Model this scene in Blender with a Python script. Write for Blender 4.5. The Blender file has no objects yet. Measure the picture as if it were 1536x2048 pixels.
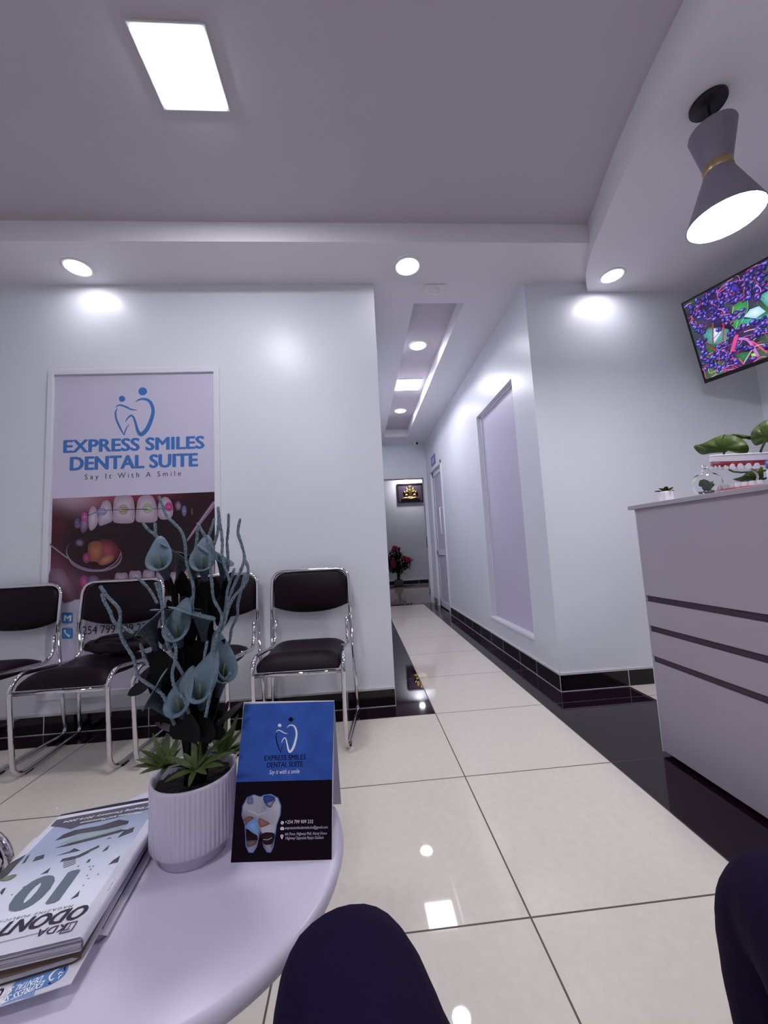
import bpy, bmesh, math, random
from mathutils import Vector, Matrix, noise
R_ = math.radians
PI = math.pi
scene = bpy.context.scene
COL = scene.collection

# ------------------------------------------------------------------ camera
F_PX, YAW, PIT, ROL, CAM_H = 758.168, 0.0707449, 0.0957231, -0.0533027, 0.95
_f = Vector((math.sin(YAW) * math.cos(PIT), math.cos(YAW) * math.cos(PIT), math.sin(PIT)))
_r0 = Vector((math.cos(YAW), -math.sin(YAW), 0)); _u0 = _r0.cross(_f)
CR = math.cos(ROL) * _r0 + math.sin(ROL) * _u0
CU = -math.sin(ROL) * _r0 + math.cos(ROL) * _u0
CF = _f
CP = Vector((0, 0, CAM_H))
cd = bpy.data.cameras.new('camera'); cam = bpy.data.objects.new('camera', cd); COL.objects.link(cam)
cam.matrix_world = Matrix(((CR.x, CU.x, -CF.x, 0), (CR.y, CU.y, -CF.y, 0), (CR.z, CU.z, -CF.z, CAM_H), (0, 0, 0, 1)))
cd.sensor_fit = 'HORIZONTAL'; cd.sensor_width = 36; cd.lens = F_PX / 1536 * 36; cd.clip_start = 0.02
scene.camera = cam

# ------------------------------------------------------------------ world, exposure
w = bpy.data.worlds.new('world'); scene.world = w; w.use_nodes = True
w.node_tree.nodes['Background'].inputs[0].default_value = (.5, .45, .6, 1)
w.node_tree.nodes['Background'].inputs[1].default_value = 0.3
vs = scene.view_settings
scene.display_settings.display_device = 'sRGB'
vs.view_transform = 'Standard'; vs.look = 'None'; vs.gamma = 1; vs.use_curve_mapping = False
vs.exposure = 0.0
scene.cycles.max_bounces = 12; scene.cycles.diffuse_bounces = 7; scene.cycles.glossy_bounces = 5
scene.cycles.transmission_bounces = 8
PANEL_E, SPOT_E, PEND_E, CORR_E, FAR_E = 92.0, 31.0, 112.0, 62.0, 500.0
LIGHT_COL = (.93, .915, 1.0)

# ------------------------------------------------------------------ measuring helpers
def ray(x, y): return CR * ((x - 768) / F_PX) - CU * ((y - 1024) / F_PX) + CF
def on_plane(x, y, p, n):
    d = ray(x, y); return CP + d * ((Vector(p) - CP).dot(n) / d.dot(n))
def atX(x, y, X): return on_plane(x, y, (X, 0, 0), Vector((1, 0, 0)))
def atY(x, y, Y): return on_plane(x, y, (0, Y, 0), Vector((0, 1, 0)))
def atZ(x, y, Z): return on_plane(x, y, (0, 0, Z), Vector((0, 0, 1)))
def lin(c):
    if isinstance(c, str):
        c = c.lstrip('#'); c = [int(c[i:i + 2], 16) / 255 for i in (0, 2, 4)]
    return tuple(v / 12.92 if v <= .04045 else ((v + .055) / 1.055) ** 2.4 for v in c)

# ------------------------------------------------------------------ materials
def mat(name, col, rough=.5, metal=0, bump=0, bscale=60, coat=0, spec=.5, emit=None, estr=0, var=0, vscale=8, trans=0, ior=1.45, aniso=None):
    m = bpy.data.materials.new(name); m.use_nodes = True
    nt = m.node_tree; b = nt.nodes['Principled BSDF']
    c = lin(col) if isinstance(col, str) else col
    b.inputs['Base Color'].default_value = (*c, 1); b.inputs['Roughness'].default_value = rough
    b.inputs['Metallic'].default_value = metal; b.inputs['Coat Weight'].default_value = coat
    b.inputs['Specular IOR Level'].default_value = spec; b.inputs['IOR'].default_value = ior
    b.inputs['Transmission Weight'].default_value = trans
    if emit:
        b.inputs['Emission Color'].default_value = (*emit, 1); b.inputs['Emission Strength'].default_value = estr
    if bump or var:
        tc = nt.nodes.new('ShaderNodeTexCoord')
    if bump:
        n = nt.nodes.new('ShaderNodeTexNoise'); n.inputs['Scale'].default_value = bscale; n.inputs['Detail'].default_value = 4
        mp = nt.nodes.new('ShaderNodeMapping'); nt.links.new(tc.outputs['Object'], mp.inputs[0])
        if aniso: mp.inputs['Scale'].default_value = aniso
        nt.links.new(mp.outputs[0], n.inputs[0])
        bp = nt.nodes.new('ShaderNodeBump'); bp.inputs['Strength'].default_value = bump; bp.inputs['Distance'].default_value = .01
        nt.links.new(n.outputs[0], bp.inputs['Height']); nt.links.new(bp.outputs[0], b.inputs['Normal'])
    if var:
        n2 = nt.nodes.new('ShaderNodeTexNoise'); n2.inputs['Scale'].default_value = vscale; n2.inputs['Detail'].default_value = 3
        nt.links.new(tc.outputs['Object'], n2.inputs[0])
        mr = nt.nodes.new('ShaderNodeMapRange'); mr.inputs[1].default_value = .3; mr.inputs[2].default_value = .7
        mr.inputs[3].default_value = 1 - var; mr.inputs[4].default_value = 1 + var
        nt.links.new(n2.outputs[0], mr.inputs[0])
        mx = nt.nodes.new('ShaderNodeVectorMath'); mx.operation = 'SCALE'; mx.inputs[0].default_value = c
        nt.links.new(mr.outputs[0], mx.inputs['Scale']); nt.links.new(mx.outputs[0], b.inputs['Base Color'])
    return m
def vcol_mat(name, rough=.4, emission=0, gain=1.0, spec=.4):
    m = bpy.data.materials.new(name); m.use_nodes = True; nt = m.node_tree; b = nt.nodes['Principled BSDF']
    a = nt.nodes.new('ShaderNodeVertexColor'); a.layer_name = 'ink'
    b.inputs['Roughness'].default_value = rough; b.inputs['Specular IOR Level'].default_value = spec
    if emission:
        b.inputs['Base Color'].default_value = (.004, .004, .005, 1)
        nt.links.new(a.outputs[0], b.inputs['Emission Color']); b.inputs['Emission Strength'].default_value = emission
    else:
        nt.links.new(a.outputs[0], b.inputs['Base Color'])
    return m
def emit_mat(name, s, c=LIGHT_COL):
    m = bpy.data.materials.new(name); m.use_nodes = True; nt = m.node_tree
    nt.nodes.remove(nt.nodes['Principled BSDF'])
    e = nt.nodes.new('ShaderNodeEmission'); e.inputs[0].default_value = (*c, 1); e.inputs[1].default_value = s
    nt.links.new(e.outputs[0], nt.nodes['Material Output'].inputs[0]); return m

M = dict(
    wall=mat('wall_paint', (.725, .745, .80), .33, bump=.05, bscale=7, spec=.45, var=.015, vscale=2),
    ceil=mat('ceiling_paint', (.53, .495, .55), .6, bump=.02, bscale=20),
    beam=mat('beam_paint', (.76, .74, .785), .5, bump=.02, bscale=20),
    black_tile=mat('black_skirting_tile', (.006, .003, .005), .12, var=.2),
    grout=mat('white_grout', (.6, .58, .6), .8),
    chrome=mat('chrome', (.70, .68, .72), .06, metal=1),
    leather=mat('dark_leatherette', (.0075, .0025, .006), .45, bump=.12, bscale=260, spec=.22),
    black_plastic=mat('black_plastic', (.006, .004, .006), .45),
    white_plastic=mat('white_plastic', (.78, .77, .80), .4),
    alum=mat('white_aluminium', (.74, .73, .79), .35, spec=.5),
    frost=mat('frosted_film', (.55, .52, .65), .38, spec=.45),
    desk=mat('mauve_grey_laminate', (.40, .365, .425), .5, bump=.02, bscale=200, var=.02, vscale=3),
    desk_dark=mat('dark_groove', (.055, .038, .06), .5),
    table=mat('white_table_lacquer', (.66, .63, .76), .32, bump=.03, bscale=90, var=.02, vscale=5),
    ceramic=mat('white_matt_ceramic', (.60, .565, .68), .55, bump=.03, bscale=120),
    soil=mat('dark_soil', (.006, .0045, .004), .95, bump=1, bscale=150),
    green=mat('green_leaf', (.070, .105, .030), .5, var=.35, vscale=30, bump=.05),
    darkleaf=mat('dark_leaf', (.0055, .005, .0048), .6, spec=.15, var=.4, vscale=25),
    greyleaf=mat('grey_brown_leaf', (.045, .04, .04), .55, var=.3, vscale=25),
    lily=mat('dusty_blue_foam', (.125, .19, .24), .7, bump=.15, bscale=250, var=.18, vscale=45),
    lily_in=mat('dusty_teal_glitter', (.045, .072, .10), .6, bump=.8, bscale=420, var=.45, vscale=260),
    twig=mat('blue_glitter_twig', (.27, .37, .46), .6, bump=1, bscale=450, var=.4, vscale=300),
    spadix=mat('olive_spadix', (.17, .19, .07), .6),
    navy=mat('navy_cloth', (.0075, .0042, .022), .9, bump=.12, bscale=420, var=.15, vscale=6, spec=.12),
    shoe=mat('black_shoe', (.01, .008, .01), .4),
    gold=mat('gold_metal', (.44, .29, .11), .35, metal=1),
    brass=mat('brushed_brass', (.42, .31, .17), .35, metal=.8),
    lampgrey=mat('matt_grey_shade', (.19, .17, .225), .5),
    lampblack=mat('matt_black_metal', (.008, .005, .008), .5),
    lampwhite=mat('white_shade_lining', (.8, .8, .82), .5),
    tv=mat('gloss_black_bezel', (.006, .005, .007), .3),
    glass=mat('clear_glass', (1, 1, 1), 0, trans=1, ior=1.3),
    leafbig=mat('broad_green_leaf', (.036, .060, .006), .5, spec=.25, bump=.1, bscale=30, var=.2, vscale=20),
    stem=mat('green_stem', (.03, .05, .02), .5),
    cactus=mat('mossy_green', (.05, .07, .035), .7, bump=.6, bscale=80, var=.4, vscale=60),
    bark=mat('brown_twig', (.12, .08, .05), .8),
    pebble=mat('grey_pebble', (.22, .21, .24), .6, var=.5, vscale=80),
    plaster=mat('white_model_plaster', (.86, .82, .86), .45),
    gum=mat('red_gum', (.30, .025, .035), .3),
    pinkgum=mat('pink_gum', (.62, .20, .20), .35),
    tooth=mat('ivory_tooth', (.85, .80, .82), .25),
    blue_cap=mat('blue_cap', (.03, .13, .50), .35),
    bottle=mat('pale_bottle', (.62, .66, .85), .2),
    cloth=mat('black_cloth', (.007, .004, .007), .8, bump=.5, bscale=40),
    paper=mat('white_paper', (.68, .66, .74), .6),
    pages=mat('page_edges', (.52, .49, .54), .8, bump=.4, bscale=300),
    brown=mat('brown_cover', (.085, .055, .04), .5),
    picture_back=mat('plum_panel', (.07, .05, .075), .25),
    trunk=mat('brown_trunk', (.03, .018, .012), .8),
    rose=mat('red_petal', (.22, .012, .03), .6),
    roseleaf=mat('deep_green_leaf', (.012, .016, .009), .6),
    pot_dull=mat('taupe_pot', (.10, .08, .07), .7),
    red_led=mat('lens_black', (.003, .003, .004), .1),
)
E = dict(panel=emit_mat('panel_diffuser', PANEL_E), spot=emit_mat('downlight_diffuser', SPOT_E),
         pend=emit_mat('pendant_bulb_face', PEND_E), corr=emit_mat('corridor_diffuser', CORR_E), far=emit_mat('far_room_diffuser', FAR_E), soffit=emit_mat('soffit_diffuser', SPOT_E * 1.6),
         corr_panel=emit_mat('corridor_panel_diffuser', CORR_E))

# ------------------------------------------------------------------ object helpers
def wloc(p):
    v = Vector((0, 0, 0))
    while p is not None: v += p.location; p = p.parent
    return v
def obj(name, bm, m, parent=None, world=True, smooth=False, bevel=0, subsurf=0, recalc=True):
    me = bpy.data.meshes.new(name)
    if parent is not None and world: bmesh.ops.translate(bm, verts=bm.verts, vec=-wloc(parent))
    if recalc: bmesh.ops.recalc_face_normals(bm, faces=bm.faces)
    if smooth:
        for f in bm.faces: f.smooth = True
    bm.to_mesh(me); bm.free()
    for k in (m if isinstance(m, (list, tuple)) else [m]): me.materials.append(k)
    o = bpy.data.objects.new(name, me); COL.objects.link(o)
    if parent is not None: o.parent = parent
    if bevel:
        b = o.modifiers.new('bevel', 'BEVEL'); b.width = bevel; b.segments = 3; b.limit_method = 'ANGLE'; b.angle_limit = R_(40)
    if subsurf:
        s = o.modifiers.new('sub', 'SUBSURF'); s.levels = subsurf; s.render_levels = subsurf
    return o
def tag(o, label=None, cat=None, group=None, kind=None):
    if label: o['label'] = label
    if cat: o['category'] = cat
    if group: o['group'] = group
    if kind: o['kind'] = kind
    return o
def thing(name, label, cat, loc=(0, 0, 0), group=None, rz=0):
    o = bpy.data.objects.new(name, None); COL.objects.link(o); o.location = loc; o.rotation_euler = (0, 0, rz)
    o.empty_display_size = .05
    return tag(o, label, cat, group)
def struct(name, bm, m, parent=None, **k):
    o = obj(name, bm, m, parent, **k)
    if parent is None: o['kind'] = 'structure'
    return o
def B(): return bmesh.new()
def box(bm, x0, x1, y0, y1, z0, z1, mi=0):
    v = [bm.verts.new(p) for p in ((x0, y0, z0), (x1, y0, z0), (x1, y1, z0), (x0, y1, z0), (x0, y0, z1), (x1, y0, z1), (x1, y1, z1), (x0, y1, z1))]
    for f in ((0, 3, 2, 1), (4, 5, 6, 7), (0, 1, 5, 4), (1, 2, 6, 5), (2, 3, 7, 6), (3, 0, 4, 7)):
        bm.faces.new([v[i] for i in f]).material_index = mi
    return v
def quad(bm, a, b, c, d, mi=0):
    f = bm.faces.new([bm.verts.new(p) for p in (a, b, c, d)]); f.material_index = mi; return f
def tube(bm, pts, r, seg=10, caps=True, mi=0, closed=False):
    pts = [Vector(p) for p in pts]; n = len(pts)
    rr = r if isinstance(r, (list, tuple)) else [r] * n
    rings = []; up = None
    for i, p in enumerate(pts):
        if closed: t = pts[(i + 1) % n] - pts[i - 1]
        else: t = pts[min(i + 1, n - 1)] - pts[max(i - 1, 0)]
        t.normalize()
        if up is None:
            up = Vector((0, 0, 1)) if abs(t.z) < .9 else Vector((1, 0, 0))
        up = (up - t * up.dot(t)).normalized(); s = t.cross(up)
        rings.append([bm.verts.new(p + (up * math.cos(2 * PI * k / seg) + s * math.sin(2 * PI * k / seg)) * rr[i]) for k in range(seg)])
    for i in range(n if closed else n - 1):
        a, b = rings[i], rings[(i + 1) % n]
        for k in range(seg):
            f = bm.faces.new((a[k], a[(k + 1) % seg], b[(k + 1) % seg], b[k])); f.material_index = mi; f.smooth = True
    if caps and not closed:
        for rg in (rings[0], rings[-1]): bm.faces.new(rg).material_index = mi
    return rings
def fillet(pts, r, n=6):
    pts = [Vector(p) for p in pts]; out = [pts[0]]
    rr = r if isinstance(r, (list, tuple)) else [r] * len(pts)
    for i in range(1, len(pts) - 1):
        a, b, c = pts[i - 1], pts[i], pts[i + 1]
        d = min(rr[i], (a - b).length * .48, (c - b).length * .48)
        p0 = b + (a - b).normalized() * d; p1 = b + (c - b).normalized() * d
        for k in range(n + 1):
            t = k / n; out.append(p0 * (1 - t) ** 2 + b * 2 * t * (1 - t) + p1 * t * t)
    out.append(pts[-1]); return out
def catmull(pts, n=6):
    P = [Vector(p) for p in pts]; out = []
    for i in range(len(P) - 1):
        p0 = P[max(i - 1, 0)]; p1 = P[i]; p2 = P[i + 1]; p3 = P[min(i + 2, len(P) - 1)]
        for k in range(n):
            t = k / n
            out.append(.5 * ((2 * p1) + (p2 - p0) * t + (2 * p0 - 5 * p1 + 4 * p2 - p3) * t * t + (3 * p1 - p0 - 3 * p2 + p3) * t ** 3))
    out.append(P[-1]); return out
def lathe(bm, prof, seg=48, c=(0, 0, 0), rfun=None, mi=0, cap0=False, cap1=False):
    rings = []
    for r, z in prof:
        rings.append([bm.verts.new((c[0] + (r * (rfun(k / seg * 2 * PI, r, z) if rfun else 1)) * math.cos(2 * PI * k / seg),
                                    c[1] + (r * (rfun(k / seg * 2 * PI, r, z) if rfun else 1)) * math.sin(2 * PI * k / seg), c[2] + z)) for k in range(seg)])
    for a, b in zip(rings, rings[1:]):
        for k in range(seg):
            f = bm.faces.new((a[k], a[(k + 1) % seg], b[(k + 1) % seg], b[k])); f.smooth = True; f.material_index = mi
    if cap0: bm.faces.new(rings[0]).material_index = mi
    if cap1: bm.faces.new(rings[-1]).material_index = mi
    return rings
def disc(bm, c, r, n=40, normal_down=True, mi=0):
    v = [bm.verts.new((c[0] + r * math.cos(2 * PI * k / n), c[1] + r * math.sin(2 * PI * k / n), c[2])) for k in range(n)]
    f = bm.faces.new(v[::-1] if normal_down else v); f.material_index = mi
def prism(bm, pts2, z0, z1, mi=0):
    a = [bm.verts.new((x, y, z0)) for x, y in pts2]; b = [bm.verts.new((x, y, z1)) for x, y in pts2]
    bm.faces.new(a[::-1]).material_index = mi; bm.faces.new(b).material_index = mi
    n = len(a)
    for i in range(n): bm.faces.new((a[i], a[(i + 1) % n], b[(i + 1) % n], b[i])).material_index = mi
def blob(bm, c, r, seg=12, rings=8, amp=0, seed=0, mi=0):
    r = r if isinstance(r, (tuple, list)) else (r, r, r)
    res = bmesh.ops.create_uvsphere(bm, u_segments=seg, v_segments=rings, radius=1)
    for v in res['verts']:
        k = 1 + (amp * noise.noise(v.co * 1.7 + Vector((seed, seed * 2, 0))) if amp else 0)
        v.co = Vector((c[0] + v.co.x * r[0] * k, c[1] + v.co.y * r[1] * k, c[2] + v.co.z * r[2] * k))
    for f in {f for v in res['verts'] for f in v.link_faces}: f.smooth = True; f.material_index = mi
    return res['verts']

# ------------------------------------------------------------------ flat printing: inked shapes on one plane
_txt = {}
def text_mesh(s, bold=0.0, shear=0.0, spacing=1.0):
    k = (s, bold, shear, spacing)
    if k not in _txt:
        c = bpy.data.curves.new('t', 'FONT'); c.body = s; c.size = 1; c.offset = bold; c.shear = shear; c.space_character = spacing
        c.resolution_u = 3
        o = bpy.data.objects.new('t', c); COL.objects.link(o)
        me = bpy.data.meshes.new_from_object(o.evaluated_get(bpy.context.evaluated_depsgraph_get()))
        _txt[k] = ([v.co.copy() for v in me.vertices], [tuple(p.vertices) for p in me.polygons])
        bpy.data.objects.remove(o); bpy.data.curves.remove(c); bpy.data.meshes.remove(me)
    return _txt[k]
class Print:
    def __init__(s, p, n, step=.00025, gain=1.0, tr=None):
        s.p = Vector(p); s.n = Vector(n).normalized(); s.step = step; s.V = []; s.C = []; s.F = []; s.L = 1; s.gain = gain
        s.tr = tr or (lambda x, y: (x, y))
    def c(s, col):
        l = lin(col) if isinstance(col, str) else col
        return tuple(min(.95, v * s.gain) for v in l)
    def world(s, x, y):
        x, y = s.tr(x, y); return on_plane(x, y, s.p, s.n)
    def add(s, pts, cols, faces, world=False):
        o = len(s.V); off = s.n * s.step * s.L
        for p in pts: s.V.append((p if world else s.world(*p)) + off)
        s.C += cols; s.F += [tuple(i + o for i in f) for f in faces]
        s.L += 1
    def poly(s, pts, col, center=None):
        n = len(pts); cx = sum(p[0] for p in pts) / n; cy = sum(p[1] for p in pts) / n
        s.add([(cx, cy)] + list(pts), [s.c(center or col)] + [s.c(col)] * n, [(0, i + 1, (i + 1) % n + 1) for i in range(n)])
    def curve(s, pts, col, center=None, n=5):
        q = [Vector((*p, 0)) for p in pts]; q = catmull([q[-1]] + q + [q[0], q[1]], n)[n:-n - 1]
        s.poly([(v.x, v.y) for v in q], col, center)
    def ell(s, cx, cy, rx, ry, col, center=None, rot=0, n=22):
        a = R_(rot)
        s.poly([(cx + rx * math.cos(t) * math.cos(a) - ry * math.sin(t) * math.sin(a), cy + rx * math.cos(t) * math.sin(a) + ry * math.sin(t) * math.cos(a))
                for t in [2 * PI * k / n for k in range(n)]], col, center)
    def stroke(s, pts, wd, col, smooth=6):
        q = catmull([Vector((*p, 0)) for p in pts], smooth) if smooth else [Vector((*p, 0)) for p in pts]
        m = len(q); k = smooth or 1
        if not isinstance(wd, (list, tuple)): wd = [wd] * len(pts)
        V = []
        for i, p in enumerate(q):
            t = q[min(i + 1, m - 1)] - q[max(i - 1, 0)]; t.normalize(); nn = Vector((-t.y, t.x, 0))
            j = i / k; a = int(min(j, len(wd) - 1)); b = min(a + 1, len(wd) - 1); ww = wd[a] + (wd[b] - wd[a]) * (j - a)
            V += [p + nn * ww / 2, p - nn * ww / 2]
        s.add([(v.x, v.y) for v in V], [s.c(col)] * len(V), [(2 * i, 2 * i + 1, 2 * i + 3, 2 * i + 2) for i in range(m - 1)])
    def grid(s, q4, nx, ny, fn):
        a, b, c, d = [Vector((*p, 0)) for p in q4]; V = []; C = []
        for j in range(ny + 1):
            for i in range(nx + 1):
                u = i / nx; v = j / ny; p = (a * (1 - u) + b * u) * (1 - v) + (d * (1 - u) + c * u) * v
                V.append((p.x, p.y)); C.append(s.c(fn(u, v, p.x, p.y)))
        s.add(V, C, [(j * (nx + 1) + i, j * (nx + 1) + i + 1, (j + 1) * (nx + 1) + i + 1, (j + 1) * (nx + 1) + i) for j in range(ny) for i in range(nx)])
    def text(s, txt, a, b, h, col, bold=0, shear=0, spacing=1.0, up=None, fat=None):
        vs_, fs = text_mesh(txt, bold, shear, spacing)
        A = s.world(*a); Bp = s.world(*b); u = (Bp - A); wd = u.length; u.normalize()
        v = s.n.cross(u) if up is None else Vector(up)
        x0 = min(p.x for p in vs_); x1 = max(p.x for p in vs_); sc = wd / (x1 - x0)
        for dx, dy in (fat or ((0, 0),)):
            s.add([A + u * ((p.x - x0) * sc + dx * h) + v * (p.y / .729 + dy) * h for p in vs_], [s.c(col)] * len(vs_), fs, world=True)
    def build(s, name, m, parent):
        me = bpy.data.meshes.new(name); o = wloc(parent)
        me.from_pydata([v - o for v in s.V], [], s.F)
        at = me.color_attributes.new('ink', 'FLOAT_COLOR', 'POINT')
        for i, c in enumerate(s.C): at.data[i].color = (*c, 1)
        me.materials.append(m)
        ob = bpy.data.objects.new(name, me); COL.objects.link(ob); ob.parent = parent
        return ob
def mix(a, b, t):
    a = lin(a) if isinstance(a, str) else a; b = lin(b) if isinstance(b, str) else b
    t = max(0, min(1, t)); return tuple(x + (y - x) * t for x, y in zip(a, b))
def gauss(x, y, cx, cy, sx, sy): return math.exp(-((x - cx) / sx) ** 2 - ((y - cy) / sy) ** 2)
FAT2 = ((-.02, 0), (.02, 0))
FAT = ((-.065, 0), (.065, 0), (-.03, .03), (.03, -.03), (.03, .03), (-.03, -.03), (0, 0))
INK = vcol_mat('printed_ink', .35)
INK_MATT = vcol_mat('printed_ink_matt', .6, spec=.25)
INK_CARD = vcol_mat('printed_ink_card', .6, spec=.12)
SCREEN = vcol_mat('lit_screen', .25, emission=1.3)
LOGO = [  # strokes of the two-figure tooth mark, in its own little frame (x right, y down)
    ([(583, 425), (596, 400), (622, 379), (640, 395), (655, 440), (668, 485), (690, 508), (728, 475), (758, 410), (772, 350), (760, 300), (735, 273), (700, 266), (672, 273), (650, 290)],
     [2, 10, 13, 14, 17, 22, 28, 30, 27, 24, 22, 19, 15, 10, 2]),
    ([(517, 326), (530, 311), (555, 309), (590, 322), (625, 338), (664, 341)], [3, 9, 12, 13, 11, 2]),
    ([(530, 330), (516, 355), (520, 400), (543, 455), (573, 512)], [4, 12, 14, 15, 6]),
    ([(573, 514), (588, 470), (611, 437)], [8, 9, 2])]
def logo(pr, fx, fy, cols, dots):
    for (p, wd), c in zip(LOGO, cols):
        q = [(fx(x, y), fy(x, y)) for x, y in p]; k = abs(fx(1, 0) - fx(0, 0))
        pr.stroke(q, [a * k for a in wd], c)
    k = abs(fx(1, 0) - fx(0, 0))
    pr.ell(fx(560, 265), fy(560, 265), 22 * k, 21 * k, dots[0]); pr.ell(fx(701, 214), fy(701, 214), 30 * k, 28 * k, dots[1])

# ================================================================== THE SETTING
WY = 2.40            # wall that faces the camera
CX0, CX1 = .18, 1.228  # corridor
CY1 = 6.40           # corridor end wall
ZB, ZC, ZS = 2.735, 2.857, 2.668
LX, RX, BY = -2.9, 2.87, -3.3
FY = 9.8             # wall of the far room

def floor_material():
    m = bpy.data.materials.new('polished_porcelain'); m.use_nodes = True; nt = m.node_tree; b = nt.nodes['Principled BSDF']
    L = nt.links.new
    def nd(t, **k):
        n = nt.nodes.new(t)
        for a, v in k.items(): setattr(n, a, v)
        return n
    def math_(op, a, bb=None, c=None):
        n = nd('ShaderNodeMath', operation=op)
        for i, v in enumerate((a, bb, c)):
            if v is None: continue
            if isinstance(v, (int, float)): n.inputs[i].default_value = v
            else: L(v, n.inputs[i])
        return n.outputs[0]
    g = nd('ShaderNodeNewGeometry'); sp = nd('ShaderNodeSeparateXYZ'); L(g.outputs['Position'], sp.inputs[0])
    x, y = sp.outputs[0], sp.outputs[1]
    def line(v, off, step, wdt):
        t = math_('DIVIDE', math_('SUBTRACT', v, off), step); fr = math_('SUBTRACT', t, math_('ROUND', t))
        return math_('LESS_THAN', math_('MULTIPLY', math_('ABSOLUTE', fr), step), wdt)
    gx = line(x, .391, .63, .0025); gy = line(y, 2.236, .602, .0025)
    gr = math_('MAXIMUM', gx, gy)
    # dark border tiles: corridor edges, the foot of the waiting-room wall and the strip before the desk
    def rng(v, a, c): return math_('MULTIPLY', math_('GREATER_THAN', v, a), math_('LESS_THAN', v, c))
    d1 = math_('MULTIPLY', rng(y, 2.236, 6.38), math_('LESS_THAN', x, .391))
    d2 = math_('MULTIPLY', rng(y, -2.0, 6.38), rng(x, 1.019, 1.667))
    d3 = rng(y, 6.33, 6.46)
    dark = math_('MINIMUM', math_('ADD', math_('ADD', d1, d2), d3), 1.0)
    n1 = nd('ShaderNodeTexNoise'); n1.inputs['Scale'].default_value = 38; n1.inputs['Detail'].default_value = 8; L(g.outputs['Position'], n1.inputs[0])
    cr = nd('ShaderNodeValToRGB'); cr.color_ramp.elements[0].position = .3; cr.color_ramp.elements[1].position = .75
    cr.color_ramp.elements[0].color = (.70, .65, .565, 1); cr.color_ramp.elements[1].color = (.745, .695, .61, 1); L(n1.outputs[0], cr.inputs[0])
    mx = nd('ShaderNodeMix', data_type='RGBA'); L(dark, mx.inputs[0]); L(cr.outputs[0], mx.inputs[6]); mx.inputs[7].default_value = (.013, .0045, .010, 1)
    m2 = nd('ShaderNodeMix', data_type='RGBA'); L(gr, m2.inputs[0]); L(mx.outputs[2], m2.inputs[6])
    fr_ = nd('ShaderNodeMix', data_type='RGBA'); L(math_('GREATER_THAN', y, 6.46), fr_.inputs[0]); L(mx.outputs[2], fr_.inputs[6]); fr_.inputs[7].default_value = (.30, .25, .23, 1); L(fr_.outputs[2], m2.inputs[6])  # far room's dimness put into the colour: darker taupe floor past the threshold
    mg = nd('ShaderNodeMix', data_type='RGBA'); L(dark, mg.inputs[0]); mg.inputs[6].default_value = (.10, .075, .065, 1); mg.inputs[7].default_value = (.07, .055, .065, 1)
    L(mg.outputs[2], m2.inputs[7]); L(m2.outputs[2], b.inputs['Base Color'])
    ro = math_('ADD', math_('MULTIPLY', gr, .5), .03); L(ro, b.inputs['Roughness']); b.inputs['Specular IOR Level'].default_value = .42
    bp = nd('ShaderNodeBump'); bp.inputs['Strength'].default_value = .5; bp.inputs['Distance'].default_value = .002
    L(math_('SUBTRACT', 1.0, gr), bp.inputs['Height']); L(bp.outputs[0], b.inputs['Normal'])
    return m
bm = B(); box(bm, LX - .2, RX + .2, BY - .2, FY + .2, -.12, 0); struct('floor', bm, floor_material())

# walls
bm = B()
box(bm, LX - .15, CX0, WY, WY + .15, 0, ZC + .1); box(bm, CX0 - .15, CX0, WY + .15, CY1, 0, ZC + .1)
struct('wall_front', bm, M['wall'], bevel=.004)
bm = B(); box(bm, LX - .15, LX, BY, WY, 0, ZC + .1); struct('wall_left', bm, M['wall'])
bm = B(); box(bm, RX, RX + .15, BY, WY, 0, ZC + .1); struct('wall_right', bm, M['wall'])
bm = B(); box(bm, LX - .15, RX + .15, BY - .15, BY, 0, ZC + .1); struct('wall_back', bm, M['wall'])
# block between corridor and reception, with the frosted window and door recesses on its corridor face
WN = (2.73, 3.60, .245, 2.20)
DR = (5.27, 6.10, 0.0, 2.175)
bm = B()
def face_x(y0, y1, z0, z1, x=CX1):
    if y1 - y0 > 1e-4 and z1 - z0 > 1e-4: quad(bm, (x, y1, z0), (x, y0, z0), (x, y0, z1), (x, y1, z1))
ztop = ZC + .1
for y0, y1, z0, z1 in ((WY, WN[0], 0, ztop), (WN[0], WN[1], 0, WN[2]), (WN[0], WN[1], WN[3], ztop), (WN[1], DR[0], 0, ztop), (DR[0], DR[1], DR[3], ztop), (DR[1], CY1, 0, ztop)):
    face_x(y0, y1, z0, z1)
for (y0, y1, z0, z1), dp in ((WN, .06), (DR, .09)):
    x1 = CX1 + dp
    quad(bm, (CX1, y0, z1), (x1, y0, z1), (x1, y1, z1), (CX1, y1, z1)); quad(bm, (CX1, y0, z0), (CX1, y1, z0), (x1, y1, z0), (x1, y0, z0))
    quad(bm, (CX1, y0, z0), (x1, y0, z0), (x1, y0, z1), (CX1, y0, z1)); quad(bm, (CX1, y1, z0), (CX1, y1, z1), (x1, y1, z1), (x1, y1, z0))
    quad(bm, (x1, y0, z0), (x1, y1, z0), (x1, y1, z1), (x1, y0, z1))
quad(bm, (CX1, WY, 0), (RX + .15, WY, 0), (RX + .15, WY, ztop), (CX1, WY, ztop))
quad(bm, (RX + .15, WY, 0), (RX + .15, CY1, 0), (RX + .15, CY1, ztop), (RX + .15, WY, ztop))
quad(bm, (CX1, CY1, 0), (CX1, CY1, ztop), (RX + .15, CY1, ztop), (RX + .15, CY1, 0))
quad(bm, (CX1, WY, ztop), (RX + .15, WY, ztop), (RX + .15, CY1, ztop), (CX1, CY1, ztop))
bmesh.ops.remove_doubles(bm, verts=bm.verts, dist=1e-5)
struct('wall_corridor', bm, M['wall'], recalc=True)
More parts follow.
